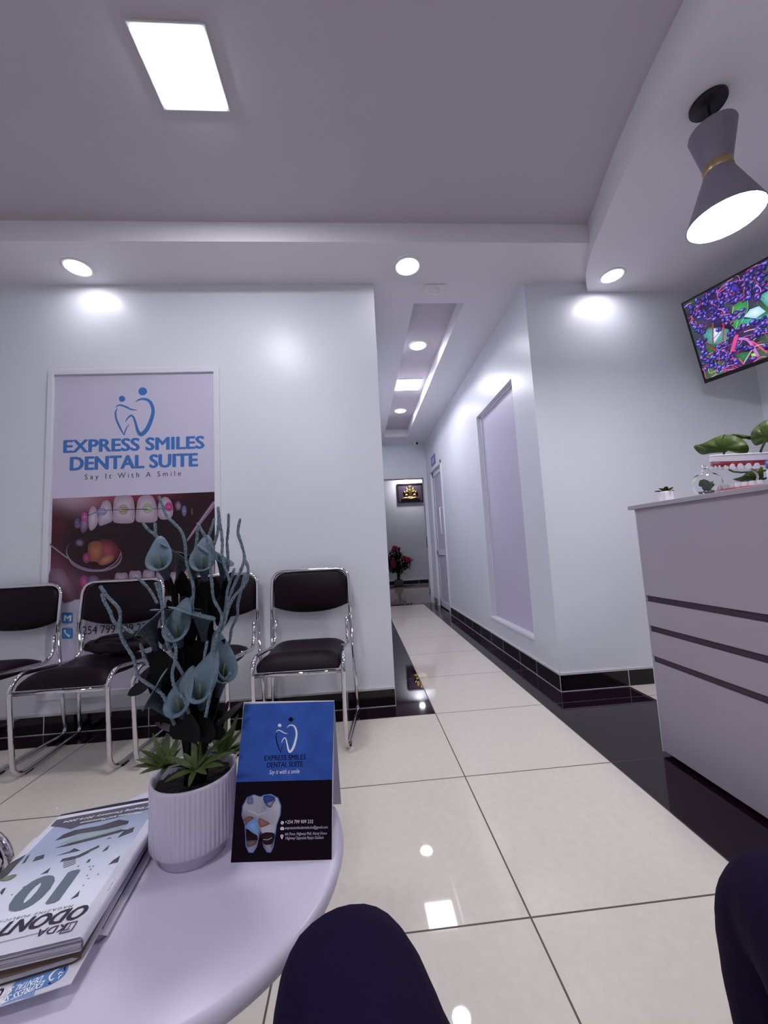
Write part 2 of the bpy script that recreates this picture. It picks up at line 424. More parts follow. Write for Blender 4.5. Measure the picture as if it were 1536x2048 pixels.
# end wall of the corridor with the doorway, then the far room
bm = B()
box(bm, CX0, .44, CY1, CY1 + .12, 0, ZB + .1); box(bm, 1.20, 2.6, CY1 + .001, CY1 + .12, 0, ZB + .1); box(bm, .44, 1.20, CY1, CY1 + .12, 2.14, ZB + .1)
struct('wall_end', bm, M['wall'])
bm = B(); box(bm, -.6, 2.8, FY, FY + .15, 0, 2.95); box(bm, -.7, -.6, CY1, FY, 0, 2.95); box(bm, 2.7, 2.8, CY1 + .12, FY, 0, 2.95); box(bm, -.6, CX0, CY1 + .0, CY1 + .12, 0, 2.95)
struct('wall_far', bm, M['wall'])
bm = B(); box(bm, -.7, 2.8, CY1 + .12, FY + .1, 2.9, 3.0); struct('ceiling_far', bm, M['ceil'])
bm = B()
box(bm, .405, .455, CY1 - .015, CY1 + .13, 0, 2.17); box(bm, 1.165, CX1 - .002, CY1 - .015, CY1 + .13, 0, 2.17); box(bm, .455, 1.165, CY1 - .015, CY1 + .13, 2.125, 2.17)
dfr = struct('door_2', bm, M['alum'], bevel=.004)
bm = B(); box(bm, 1.160, 1.168, CY1 + .02, CY1 + .06, .93, 1.12); obj('strike_plate', bm, M['black_plastic'], dfr)
bm = B(); box(bm, 1.160, 1.168, CY1 + .02, CY1 + .06, .13, .24); obj('hinge', bm, M['black_plastic'], dfr)

# ceilings
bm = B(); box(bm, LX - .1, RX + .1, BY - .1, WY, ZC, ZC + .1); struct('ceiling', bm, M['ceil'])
bm = B(); box(bm, LX, RX, 2.05, WY + .001, ZB, ZC - .0005); struct('trim_1', bm, M['beam'])
HX0, HX1, HY0, HY1 = .487, .865, 2.61, 5.96
bm = B()
box(bm, CX0, HX0, WY, CY1, ZB, ZC + .05); box(bm, HX1, CX1, WY, CY1, ZB, ZC + .05)
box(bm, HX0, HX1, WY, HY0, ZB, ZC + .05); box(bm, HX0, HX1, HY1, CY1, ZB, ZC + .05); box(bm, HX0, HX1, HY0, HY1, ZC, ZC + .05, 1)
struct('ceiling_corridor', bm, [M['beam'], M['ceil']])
edge = [(1.685, 2.4), (1.612, 2.30), (1.55, 2.195), (1.508, 2.10), (1.473, 2.01), (1.437, 1.88), (1.392, 1.74), (1.352, 1.60), (1.321, 1.46), (1.295, 1.34), (1.275, 1.22), (1.255, 1.08), (1.24, .9), (1.23, .7), (1.228, .4), (1.228, BY)]
edge = [(p.x, p.y) for p in catmull([Vector((x, y, 0)) for x, y in edge], 4)]
bm = B(); prism(bm, edge + [(RX, BY), (RX, 2.4)], ZS, ZC - .0008); struct('ceiling_soffit', bm, M['beam'])

# black tile skirting with pale grout on top
def skirting(name, x0, y0, x1, y1, nx, ny, joints):
    bm = B(); dx, dy = x1 - x0, y1 - y0; Lg = math.hypot(dx, dy); ux, uy = dx / Lg, dy / Lg; t = .011
    def seg(a, b, d, z0, z1, mi):
        pts = [(x0 + ux * a, y0 + uy * a), (x0 + ux * b, y0 + uy * b), (x0 + ux * b + nx * d, y0 + uy * b + ny * d), (x0 + ux * a + nx * d, y0 + uy * a + ny * d)]
        prism(bm, pts, z0, z1, mi)
    cuts = [0] + joints + [Lg]
    for a, b in zip(cuts, cuts[1:]): seg(a + .003, b - .003, t, .004, .100, 0)
    seg(0, Lg, t - .001, 0.0005, .104, 1); seg(0, Lg, t + .001, .099, .111, 1); seg(0, Lg, t + .002, .0004, .004, 1)
    o = struct(name, bm, [M['black_tile'], M['grout']]); return o
skirting('baseboard_front', CX0, WY, LX, WY, 0, -1, [.29 + .575 * k for k in range(5)])
skirting('baseboard_corridor', CX1, WY - .011, CX1, DR[0] - .02, -1, 0, [.32, .60, .95, 1.25, 1.55, 1.85, 2.15, 2.5])
skirting('baseboard_corner', CX1, DR[1] + .03, CX1, CY1 - .02, -1, 0, [.12])
skirting('baseboard_reception', CX1 - .011, WY, RX, WY, 0, -1, [.452, 1.05])
skirting('baseboard_far', 2.7, FY, -.6, FY, 0, -1, [.6, 1.2, 1.8, 2.4])

# frosted window in the corridor wall
y0, y1, z0, z1 = WN
bm = B(); box(bm, CX1 + .048, CX1 + .0595, y0, y1, z0, z1)
wn = struct('window_1', bm, M['frost'])
bm = B()
for a in ((y0 + .0005, y0 + .02, z0, z1), (y1 - .02, y1 - .0005, z0, z1), (y0, y1, z1 - .02, z1 - .0005)): box(bm, CX1 + .036, CX1 + .05, *a)
obj('window_frame', bm, M['alum'], wn, bevel=.002)
bm = B(); box(bm, CX1 - .012, CX1 + .055, y0 - .015, y1 + .015, z0 - .008, z0 + .014); obj('window_sill', bm, M['alum'], wn, bevel=.003)

# glazed corridor door
y0, y1, z0, z1 = DR
bm = B()
for a in ((y0, y0 + .05, 0, z1), (y1 - .05, y1, 0, z1), (y0, y1, z1 - .05, z1)): box(bm, CX1 - .012, CX1 + .08, *a)
d1 = struct('door_1', bm, M['alum'], bevel=.004)
bm = B(); L0, L1 = y0 + .055, y1 - .055
for a in ((L0, L0 + .07, .01, z1 - .055), (L1 - .07, L1, .01, z1 - .055), (L0, L1, z1 - .13, z1 - .055), (L0, L1, .01, .10), (L0, L1, .80, .88)): box(bm, CX1 + .02, CX1 + .055, *a)
leaf = obj('door_leaf', bm, M['alum'], d1, bevel=.003)
bm = B(); box(bm, CX1 + .034, CX1 + .042, L0 + .06, L1 - .06, .87, z1 - .12); obj('upper_pane', bm, M['frost'], leaf)
bm = B(); box(bm, CX1 + .034, CX1 + .042, L0 + .06, L1 - .06, .09, .81); obj('lower_pane', bm, M['frost'], leaf)
bm = B()
for a, b in ((L0, L0 + .003), (L1 - .0, L1 + .003)): pass
for yy in (L1 - .073,):
    box(bm, CX1 + .018, CX1 + .0215, yy, yy + .006, .88, z1 - .13); box(bm, CX1 + .018, CX1 + .0215, yy, yy + .006, .10, .80)
box(bm, CX1 + .018, CX1 + .0215, L0 + .07, L1 - .07, .796, .802); obj('rubber_gasket', bm, M['black_plastic'], leaf)
bm = B(); hy = L0 + .10
tube(bm, [(CX1 + .02, hy, 1.12), (CX1 - .025, hy, 1.12), (CX1 - .025, hy, 1.50), (CX1 + .02, hy, 1.50)], .011, 8); obj('pull_handle', bm, M['white_plastic'], leaf)

# ================================================================== LIGHT FITTINGS
def square_light(x, y, z, a, b, label, grp, em):
    t = thing('ceiling_light', label, 'ceiling light', (x, y, z), grp)
    bm = B(); o = .016; h = .010
    for r_ in ((x - a / 2 - o, x + a / 2 + o, y - b / 2 - o, y - b / 2), (x - a / 2 - o, x + a / 2 + o, y + b / 2, y + b / 2 + o), (x - a / 2 - o, x - a / 2, y - b / 2, y + b / 2), (x + a / 2, x + a / 2 + o, y - b / 2, y + b / 2)):
        box(bm, *r_, z - h, z - .0002)
    obj('frame', bm, M['white_plastic'], t, bevel=.002)
    bm = B(); box(bm, x - a / 2, x + a / 2, y - b / 2, y + b / 2, z - .013, z - .003); obj('diffuser', bm, em, t)
def round_light(x, y, z, r, label, grp, em):
    t = thing('downlight', label, 'ceiling light', (x, y, z), grp)
    bm = B(); lathe(bm, [(r + .018, -.0002), (r + .018, -.006), (r + .012, -.010), (r, -.010), (r - .001, -.003)], 40, (x, y, z)); obj('trim_ring', bm, M['white_plastic'], t)
    bm = B(); disc(bm, (x, y, z - .0045), r); obj('diffuser', bm, em, t, recalc=False)
square_light(-.60, 1.352, ZC, .242, .242, 'large square panel light flush in the dark grey ceiling recess', 'square panel lights', E['panel'])
square_light(.668, 4.265, ZC, .275, .27, 'square panel light in the narrow corridor ceiling recess between two round lights', 'square panel lights', E['corr_panel'])
square_light(-.60, -.75, ZC, .242, .242, 'unseen square panel light added in the ceiling recess behind the camera', 'square panel lights', E['panel'])  # added out of view to brighten the floor and table from behind
square_light(-.60, -2.4, ZC, .242, .242, 'unseen square panel light added in the ceiling recess nearest the back wall', 'square panel lights', E['panel'])  # another unseen panel, added to lift the lower walls
round_light(-1.61, 2.243, ZB, .066, 'round downlight in the ceiling beam above the dental poster', 'round downlights', E['spot'])
round_light(.392, 2.235, ZB, .072, 'round downlight in the ceiling beam at the mouth of the corridor', 'round downlights', E['spot'])
round_light(1.752, 2.235, ZS, .062, 'round downlight in the curved soffit beside the television', 'round downlights', E['soffit'])
round_light(.65, 3.403, ZC, .072, 'nearer round downlight in the corridor ceiling recess', 'round downlights', E['corr'])
round_light(.669, 5.113, ZC, .072, 'farther round downlight in the corridor ceiling recess', 'round downlights', E['corr'])
round_light(1.36, 9.55, 2.9, .06, 'round downlight shining above the golden crest in the far room', 'round downlights', E['far'])

# pendant over the desk
px_, py_ = 1.487, 1.27
t = thing('pendant_lamp', 'grey hourglass pendant lamp with brass waist band hanging over reception desk', 'lamp', (px_, py_, ZS))
bm = B(); lathe(bm, [(.001, 0), (.062, -.0003), (.062, -.012), (.058, -.018), (.001, -.018)], 40, (px_, py_, ZS)); obj('canopy', bm, M['lampblack'], t)
bm = B(); tube(bm, [(px_, py_, ZS - .015), (px_, py_, 2.50)], .0045, 8); obj('rod', bm, M['lampblack'], t)
bm = B(); lathe(bm, [(.004, 2.547), (.070, 2.548), (.076, 2.545), (.078, 2.538), (.047, 2.388), (.045, 2.372), (.048, 2.355), (.120, 2.164), (.122, 2.158), (.119, 2.158)], 56, (px_, py_, 0))
obj('shade', bm, M['lampgrey'], t)
bm = B(); lathe(bm, [(.1185, 2.158), (.046, 2.350)], 48, (px_, py_, 0)); obj('shade_lining', bm, M['lampwhite'], t)
bm = B(); lathe(bm, [(.0470, 2.391), (.0492, 2.389), (.0474, 2.374), (.0496, 2.359), (.0480, 2.357)], 48, (px_, py_, 0)); obj('waist_band', bm, M['brass'], t)
bm = B(); disc(bm, (px_, py_, 2.163), .117, 48); obj('diffuser', bm, E['pend'], t, recalc=False)

# ================================================================== POSTER ON THE FRONT WALL
PX0, PX1, PZ0, PZ1 = -1.842, -.868, .215, 2.135
t = thing('wall_poster', 'tall dental clinic poster with blue tooth logo and photo of braces, behind the chairs', 'poster', ((PX0 + PX1) / 2, WY, PZ0))
bm = B()
for a in ((PX0 - .028, PX0 + .006, PZ0 - .028, PZ1 + .028), (PX1 - .006, PX1 + .028, PZ0 - .028, PZ1 + .028)): box(bm, a[0], a[1], WY - .018, WY - .0005, a[2], a[3])
box(bm, PX0 + .006, PX1 - .006, WY - .018, WY - .0005, PZ1 - .006, PZ1 + .028); box(bm, PX0 + .006, PX1 - .006, WY - .018, WY - .0005, PZ0 - .028, PZ0 + .006)
obj('frame', bm, M['wall'], t, bevel=.003)
bm = B(); box(bm, PX0 + .006, PX1 - .006, WY - .004, WY - .0005, PZ0 + .006, PZ1 - .006)
obj('sheet', bm, mat('lavender_vinyl', (.60, .575, .72), .3, spec=.45), t)
P7 = lambda u, v: (80 + u * .29299, 720 + v * .29299)
pr = Print((0, WY - .004, 0), (0, -1, 0), .00003, gain=1.55, tr=P7)
BL = '#35609a'
logo(pr, lambda x, y: x, lambda x, y: y, [BL] * 4, [BL] * 2)
pr.text('EXPRESS SMILES', (163, 633), (1118, 602), .082, BL, fat=FAT)
pr.text('DENTAL SUITE', (208, 753), (1073, 724), .086, BL, fat=FAT)
pr.text('Say It With A Smile', (305, 816), (962, 789), .034, '#201c2c', spacing=1.55)
def photo(u, v, x, y):
    c = lin('#1c050b')
    c = mix(c, '#a4384c', .95 * gauss(x, y, 560, 905, 330, 60) + .5 * gauss(x, y, 330, 980, 120, 70))
    c = mix(c, '#b49aa8', 1.1 * gauss(x, y, 200, 930, 190, 95)); c = mix(c, '#5c1626', .9 * gauss(x, y, 110, 1120, 90, 120))
    c = mix(c, '#7c3a50', .9 * gauss(x, y, 100, 1440, 80, 130)); c = mix(c, '#a07c92', 1.2 * gauss(x, y, 170, 1570, 130, 100))
    c = mix(c, '#8a3a50', .7 * gauss(x, y, 600, 1560, 480, 50)); c = mix(c, '#32101c', .6 * gauss(x, y, 1080, 1000, 160, 140))
    c = mix(c, '#b07a80', .9 * gauss(x, y, 1010, 1450, 60, 50)); c = mix(c, '#5a2030', .5 * gauss(x, y, 300, 1540, 300, 120))
    return c
pr.gain = .85
pr.grid([(86, 946), (1192, 900), (1196, 1600), (66, 1640)], 46, 32, photo)
T1, T2 = '#8d6f82', '#d3cbdc'
for p in ([(512, 940), (560, 924), (615, 926), (640, 960), (648, 1040), (640, 1104), (590, 1116), (520, 1112), (498, 1090), (500, 1010)],
          [(672, 950), (700, 926), (755, 924), (785, 960), (802, 1040), (795, 1100), (730, 1110), (665, 1104), (653, 1070), (660, 1000)],
          [(405, 1030), (428, 970), (460, 958), (485, 985), (495, 1060), (492, 1100), (440, 1124), (408, 1130), (398, 1090)],
          [(340, 1020), (362, 998), (384, 1015), (398, 1090), (385, 1135), (350, 1165), (334, 1140), (330, 1080)],
          [(818, 960), (850, 935), (885, 950), (908, 1000), (905, 1060), (880, 1085), (830, 1088), (806, 1060), (806, 1000)]):
    pr.curve(p, '#a98fa4', T2)
for p in ([(285, 1050), (310, 1030), (325, 1060), (332, 1130), (310, 1175), (285, 1180), (275, 1140)], [(240, 1090), (262, 1075), (275, 1110), (275, 1140), (250, 1150), (235, 1130)], [(922, 985), (945, 960), (965, 990), (960, 1020), (935, 1030)]):
    pr.curve(p, '#5a3a58', '#a890b4')
pr.stroke([(240, 1125), (300, 1080), (380, 1040), (450, 1026), (570, 1022), (740, 1018), (860, 1014), (930, 1024), (985, 1040)], 4, '#3a2030')
for cx, cy, rx, ry, c, c2 in ((570, 1022, 34, 36, '#a98f8c', '#c9b38f'), (735, 1012, 34, 34, '#9aa690', '#c4d0b4'), (425, 1036, 34, 26, '#7d7fae', '#b0b6d8'), (305, 1072, 20, 34, '#a83c84', '#d878b8'), (880, 1002, 26, 30, '#b03070', '#dc6aa4'), (985, 1030, 17, 38, '#5c5688', '#8f90ba'), (255, 1110, 16, 20, '#4a4280', '#7f78b4'), (1038, 1035, 6, 28, '#6a4038', '#7c5048')):
    pr.ell(cx, cy, rx, ry, c, c2)
    for k in (-1, 1): pr.stroke([(cx - rx * .6, cy + k * ry * .35), (cx + rx * .6, cy + k * ry * .35)], 3, '#5a4250', 0)
pr.stroke([(560, 1022), (740, 1018)], 5, '#3a2030', 0)
# mouth mirror
pr.stroke([(70, 1258), (190, 1350)], 17, '#4a3844', 0); pr.stroke([(70, 1262), (190, 1354)], 6, '#b7a6ba', 0)
pr.ell(370, 1326, 192, 118, '#8c7c90', '#2a1018', 8, 36); pr.ell(370, 1318, 186, 110, '#2c0a14', '#180408', 8, 36)
pr.ell(455, 1300, 92, 78, '#4c0f20', '#a8485a', 20); pr.curve([(332, 1260), (370, 1236), (420, 1245), (440, 1290), (425, 1350), (390, 1385), (345, 1380), (328, 1320)], '#7a4236', '#b87450')
pr.curve([(400, 1380), (430, 1345), (480, 1325), (510, 1345), (480, 1385), (420, 1402)], '#8a4840', '#c08468')
pr.ell(272, 1248, 34, 28, '#241028', '#8a80a0'); pr.ell(318, 1352, 26, 36, '#70204c', '#b85890'); pr.ell(365, 1392, 30, 16, '#140408', '#1c060c')
pr.stroke([(186, 1330), (230, 1400), (330, 1440), (430, 1432), (520, 1380), (556, 1310)], 5, '#a596aa')
# lower teeth
for x0, x1, y0, y1 in ((512, 602, 1453, 1530), (608, 695, 1440, 1525), (702, 785, 1434, 1524), (792, 862, 1436, 1520), (888, 950, 1448, 1520), (960, 1020, 1440, 1510), (1165, 1196, 1380, 1500)):
    pr.curve([(x0 + 6, y0 + 6), ((x0 + x1) / 2, y0), (x1 - 6, y0 + 4), (x1, y1), ((x0 + x1) / 2, y1 + 4), (x0, y1)], '#9c7890', '#cbbcd0')
for cx, cy, rx, ry, c, c2 in ((305, 1515, 34, 46, '#8a2a68', '#cc5aa0'), (365, 1510, 46, 40, '#5a4468', '#9a88a8'), (560, 1510, 26, 14, '#a04880', '#c06aa0'), (735, 1500, 18, 18, '#a03c78', '#c868a0'), (655, 1500, 16, 14, '#7c8ca8', '#a8b4cc'), (450, 1530, 60, 40, '#5c2c40', '#94647c')):
    pr.ell(cx, cy, rx, ry, c, c2)
pr.curve([(70, 1440), (150, 1430), (190, 1470), (240, 1560), (230, 1640), (66, 1640)], '#7c5468', '#a88a9e')
pr.stroke([(1194, 975), (1100, 1100), (1005, 1235)], [34, 24, 12], '#8d6c8c', 2); pr.stroke([(1194, 965), (1100, 1094), (1005, 1230)], [10, 8, 4], '#b596b4', 2)
pr.gain = 1.55
# contact lines
for vy in (1760, 1865):
    pr.curve([(152, vy - 30), (160, vy - 36), (215, vy - 36), (225, vy - 28), (225, vy + 28), (217, vy + 35), (160, vy + 35), (151, vy + 28)], '#2f5f98', '#3c78b4')
pr.text('M', (166, 1780), (212, 1780), .034, '#c8d0ea', fat=FAT)
pr.stroke([(170, 1842), (178, 1866), (205, 1886)], [16, 7, 16], '#c8d0ea')
pr.text('+254 799 909 232', (250, 1876), (760, 1848), .05, '#17121f')
pr.build('print', INK, t)

# ================================================================== CHAIRS
def chair(name_loc, label, group, rz=0):
    t = thing('visitor_chair', label, 'chair', name_loc, group, rz)
    hb, hf = .228, .213; r = .0105
    for s in (-1, 1):
        bm = B()   # side frame: inner upright, seat rail, front leg, floor runner, rear leg
        p = [(s * (hb - .021), .205, .565), (s * (hb - .021), .205, .475), (s * (hf + .0), .150, .428), (s * hf, -.175, .462), (s * hf, -.228, .415), (s * (hf - .004), -.195, .0125), (s * (hb + .019), .262, .0125), (s * (hb + .017), .245, .10), (s * hb, .205, .58)]
        tube(bm, fillet(p, [0, .05, .06, .06, .05, .075, .09, .05, .0]), r, 10)
        obj('side_frame', bm, M['chrome'], t, world=False)
        for yy in (-.13, .20):
            bm = B(); box(bm, s * (.212 + .035 * (yy + .215) / .457) - .010, s * (.212 + .035 * (yy + .215) / .457) + .010, yy, yy + .04, .0005, .010); obj('foot_glide', bm, M['black_plastic'], t, world=False)
    bm = B()
    tube(bm, fillet([(-hb, .205, .575), (-hb - .0, .215, .70), (-hb + .004, .232, .845), (hb - .004, .232, .845), (hb, .215, .70), (hb, .205, .575)], [0, .05, .075, .075, .05, 0], 8), r, 10)
    obj('back_frame', bm, M['chrome'], t, world=False)
    bm = B(); tube(bm, [(-hf, .06, .436), (hf, .06, .436)], .008, 8); obj('crossbar', bm, M['chrome'], t, world=False)
    bm = B(); tube(bm, [(-hf, -.214, .384), (hf, -.214, .384)], .0095, 8); obj('crossbar', bm, M['chrome'], t, world=False)
    # seat pad
    bm = B(); n, mm = 18, 22; top = []; bot = []
    for j in range(mm + 1):
        v = j / mm; y = -.222 + v * .395
        ra = []; rb = []
        for i in range(n + 1):
            u = i / n * 2 - 1
            hw = .203 - .03 * max(0, (v - .8) / .2) ** 2 - .012 * max(0, (.1 - v) / .1) ** 2
            x = u * hw; e = (1 - abs(u) ** 6) * (1 - abs(2 * v - 1) ** 9)
            z0 = .466 - .018 * math.sin(v * PI) - .006 * v - .040 * max(0, (.25 - v) / .25) ** 2.2
            ra.append(bm.verts.new((x, y, z0 - .022 + .036 * e))); rb.append(bm.verts.new((x, y, z0 - .026)))
        top.append(ra); bot.append(rb)
    for j in range(mm):
        for i in range(n):
            bm.faces.new((top[j][i], top[j][i + 1], top[j + 1][i + 1], top[j + 1][i])); bm.faces.new((bot[j][i], bot[j + 1][i], bot[j + 1][i + 1], bot[j][i + 1]))
    for j in range(mm):
        bm.faces.new((top[j][0], top[j + 1][0], bot[j + 1][0], bot[j][0])); bm.faces.new((top[j][n], bot[j][n], bot[j + 1][n], top[j + 1][n]))
    for i in range(n):
        bm.faces.new((top[0][i], bot[0][i], bot[0][i + 1], top[0][i + 1])); bm.faces.new((top[mm][i], top[mm][i + 1], bot[mm][i + 1], bot[mm][i]))
    obj('seat', bm, M['leather'], t, world=False, smooth=True)
    # back pad: rounded top corners, bowed lower edge
    out = []
    W, zt, zb_, cr = .2165, .834, .640, .062
    for k in range(9): a = PI - k / 8 * PI / 2; out.append((-W + cr + cr * math.cos(a), zt - cr + cr * math.sin(a)))
    for k in range(9): a = PI / 2 - k / 8 * PI / 2; out.append((W - cr + cr * math.cos(a), zt - cr + cr * math.sin(a)))
    for k in range(13): u = 1 - k / 12 * 2; out.append((u * W, zb_ - .042 * (1 - abs(u) ** 2.4)))
    bm = B(); layers = []
    for d, sc in ((-.020, .90), (-.013, .975), (-.004, 1.0), (.010, .99), (.013, .93)):
        cz = .73
        layers.append([bm.verts.new((x * sc, .226 + d + .018 * (1 - (x / W) ** 2) - (.76 - z) * .08, cz + (z - cz) * (sc if d < 0 else 1))) for x, z in out])
    for a, b in zip(layers, layers[1:]):
        for k in range(len(out)): bm.faces.new((a[k], a[(k + 1) % len(out)], b[(k + 1) % len(out)], b[k]))
    bm.faces.new(layers[0]); bm.faces.new(layers[-1])
    obj('backrest', bm, M['leather'], t, world=False, smooth=True)
    return t
GC = 'chrome visitor chairs along the poster wall'
def dup(root, loc, rz, label, group=None):
    r = root.copy(); COL.objects.link(r); r.location = loc; r.rotation_euler = (0, 0, rz); r['label'] = label
    if group: r['group'] = group
    for ch in list(root.children):
        c = ch.copy(); COL.objects.link(c); c.parent = r
    return r
c4 = chair((-.305, 2.095, 0), 'dark padded chrome chair standing alone at the right end, beside the corridor corner', GC, R_(-2))
dup(c4, (-.84, 2.095, 0), R_(-2), 'dark padded chrome chair half hidden behind the tall blue flower arrangement', GC)
dup(c4, (-1.372, 2.095, 0), R_(-1), 'dark padded chrome chair in front of the poster with a black bag on its seat', GC)
dup(c4, (-1.935, 2.095, 0), 0, 'dark padded chrome chair cut off by the left photo edge, left of the poster', GC)
dup(c4, (-.918, .615, 0), R_(90), 'chrome chair turned sideways beside the magazines, only a bent leg tube showing', 'chrome chair by the round table')

# black bag on the second chair
t = thing('black_bag', 'soft black bag slumped on the seat of the chair before the poster', 'bag', (-1.30, 2.19, .47))
bm = B(); vs0 = blob(bm, (-1.30, 2.185, .515), (.175, .080, .048), 28, 16, .25, 3)
for v in vs0:
    if v.co.z < .474: v.co.z = .474 + (v.co.z - .474) * .05
    v.co.z += .012 * noise.noise(v.co * 22)
obj('body', bm, M['cloth'], t, smooth=True)
bm = B(); tube(bm, catmull([(-1.42, 2.15, .53), (-1.36, 2.13, .565), (-1.25, 2.12, .572), (-1.17, 2.14, .535)], 6), .007, 8); obj('strap', bm, M['cloth'], t)
bm = B(); blob(bm, (-1.255, 2.165, .556), (.085, .06, .022), 18, 10, .3, 8); obj('flap', bm, M['cloth'], t)

# ================================================================== RECEPTION DESK
DX, DY1, DY0, DH = 1.274, 1.655, -.75, 1.085
t = thing('reception_desk', 'tall mauve grey reception desk with three dark horizontal grooves in its front', 'desk', (DX, DY1, 0))
bm = B(); box(bm, DX + .008, DX + .018, DY0, DY1 - .004, .03, DH - .02); obj('groove_backing', bm, M['desk_dark'], t)
bands = [(.018, .390), (.417, .521), (.548, .652), (.679, DH - .0185)]
for a, b in bands:
    bm = B(); box(bm, DX, DX + .0085, DY0, DY1, a, b); obj('front_board', bm, M['desk'], t)
bm = B(); box(bm, DX, DX + .42, DY1 - .0005, DY1 + .004, .012, DH - .0185); obj('end_panel', bm, M['white_plastic'], t)
bm = B(); box(bm, DX - .014, DX + .44, DY0, DY1 + .028, DH - .018, DH); obj('counter_top', bm, M['desk'], t, bevel=.0015)
bm = B(); box(bm, DX + .03, DX + .06, DY0, DY1 - .02, 0, .06); obj('toe_kick', bm, M['black_plastic'], t)
bm = B(); box(bm, DX + .40, DX + .42, DY0, DY1, .012, DH - .0185); box(bm, DX + .02, DX + .40, DY0, DY0 + .02, .012, DH - .0185); obj('back_panel', bm, M['desk'], t)

# ---- things on the counter
t = thing('succulent_pot', 'tiny green succulent in a white faceted cup at the desk end', 'plant', (1.36, 1.572, DH))
bm = B(); lathe(bm, [(.001, .0), (.024, .0), (.0275, .005), (.0265, .046), (.025, .049), (.022, .047), (.021, .040), (.001, .040)], 8, (1.36, 1.572, DH))
for f in bm.faces: f.smooth = False
obj('cup', bm, M['plaster'], t)
def blade(bm, base, d, L, wd, curl=.3, up=(0, 0, 1), n=6, thick=0, mi=0, fold=.15):
    d = Vector(d).normalized(); up = Vector(up); s = d.cross(up)
    if s.length < 1e-4: s = d.cross(Vector((1, 0, 0)))
    s.normalize(); nn = s.cross(d); rows = []
    for i in range(n + 1):
        t_ = i / n; p = Vector(base) + d * L * t_ + nn * (-curl * L * t_ * t_)
        w_ = wd * (math.sin(PI * min(1, (t_ * .82 + .14))) ** .8) * (1 if t_ < .97 else .25)
        rows.append((bm.verts.new(p - s * w_ + nn * w_ * fold), bm.verts.new(p - nn * thick), bm.verts.new(p + s * w_ + nn * w_ * fold)))
    for a, b in zip(rows, rows[1:]):
        for k in (0, 1):
            f = bm.faces.new((a[k], a[k + 1], b[k + 1], b[k])); f.smooth = True; f.material_index = mi
random.seed(4)
for k in range(9):
    a = k * 2.4; e = .25 + .09 * k
    bm = B(); d = Vector((math.cos(a) * math.cos(e), math.sin(a) * math.cos(e), math.sin(e)))
    blade(bm, Vector((1.36, 1.572, DH + .046)), d, .040 - .001 * k, .010, .1, fold=.35, thick=.003); obj('leaf', bm, M['leafbig'], t, recalc=False)

gc = Vector((1.365, 1.376, DH + .048))
t = thing('glass_terrarium', 'clear glass globe terrarium with moss and pebbles, beside the teeth model', 'terrarium', (gc.x, gc.y, DH))
bm = B(); R0 = .0485; prof = [(max(.0005, R0 * math.sin(a)), -R0 * math.cos(a)) for a in [R_(x) for x in range(8, 166, 8)]] + [(.012, .0475), (.0125, .056), (.009, .060), (.0005, .061)]
inn = [(max(.0004, r - .0016), z - .0012 if z > .03 else z + .0008) for r, z in prof]
lathe(bm, prof + inn[::-1], 40, gc); obj('globe', bm, M['glass'], t)
bm = B(); tube(bm, [(gc.x + .009 * math.cos(a), gc.y + .009 * math.sin(a) * .6, gc.z + .068 + .008 * math.sin(a)) for a in [k / 12 * 2 * PI for k in range(12)]], .0016, 6, closed=True); obj('hanging_loop', bm, M['chrome'], t)
bm = B()
for k in range(5): blob(bm, gc + Vector((random.uniform(-.016, .016), random.uniform(-.012, .018), random.uniform(-.016, .006))), random.uniform(.010, .016), 10, 8, .4, k)
obj('moss', bm, M['cactus'], t)
bm = B()
for k in range(4):
    a = random.uniform(0, 6.28); tube(bm, catmull([gc + Vector((.02 * math.cos(a), .02 * math.sin(a), -.03)), gc + Vector((0, 0, -.018)), gc + Vector((-.026 * math.cos(a), -.02 * math.sin(a), .008))], 4), .0016, 6)
obj('bark_curls', bm, M['bark'], t)
bm = B()
for k in range(26):
    a = random.uniform(0, 6.28); rr = random.uniform(0, .026); blob(bm, gc + Vector((rr * math.cos(a), rr * math.sin(a), -.036 + rr * .22)), random.uniform(.003, .006), 6, 5)
pb = obj('pebbles', bm, M['pebble'], t); pb['kind'] = 'stuff'

# teeth model
jc = Vector((1.516, 1.356, 0))
t = thing('teeth_model', 'large hinged dental teeth model, open, with red gums and white teeth', 'dental model', (jc.x, jc.y, DH))
def arch(a, rx, ry):   # front teeth face out over the desk front, turned a little to the corridor
    b = a + R_(24); return Vector((jc.x - rx * math.cos(b), jc.y + ry * math.sin(b), 0))
JT = Matrix.Translation((0, 1.327, DH + .125)) @ Matrix.Rotation(R_(11), 4, 'X') @ Matrix.Translation((0, -1.327, -DH - .125))
def tilt(bm): bmesh.ops.transform(bm, matrix=JT, verts=bm.verts); return bm
def horseshoe(bm, r0, r1, zs0, zs1, ang=100, n=40, ry=1.12, wave=0, mi=0):
    ro = []
    for i in range(n + 1):
        a = R_(-ang + 2 * ang * i / n); wv = wave * math.sin(i / n * PI * 14)
        p0 = arch(a, r0 * 1.0, r0 * ry); p1 = arch(a, r1, r1 * ry)
        ro.append([bm.verts.new((p1.x, p1.y, zs1)), bm.verts.new((p1.x, p1.y, zs0 + wv)), bm.verts.new((p0.x, p0.y, zs0 + wv)), bm.verts.new((p0.x, p0.y, zs1))])
    for a, b in zip(ro, ro[1:]):
        for k in range(4): f = bm.faces.new((a[k], a[(k + 1) % 4], b[(k + 1) % 4], b[k])); f.smooth = k == 0
    bm.faces.new(ro[0]); bm.faces.new(ro[-1])
zu = DH + .124
bm = B(); horseshoe(bm, .06, .100, zu + .001, zu + .027); 
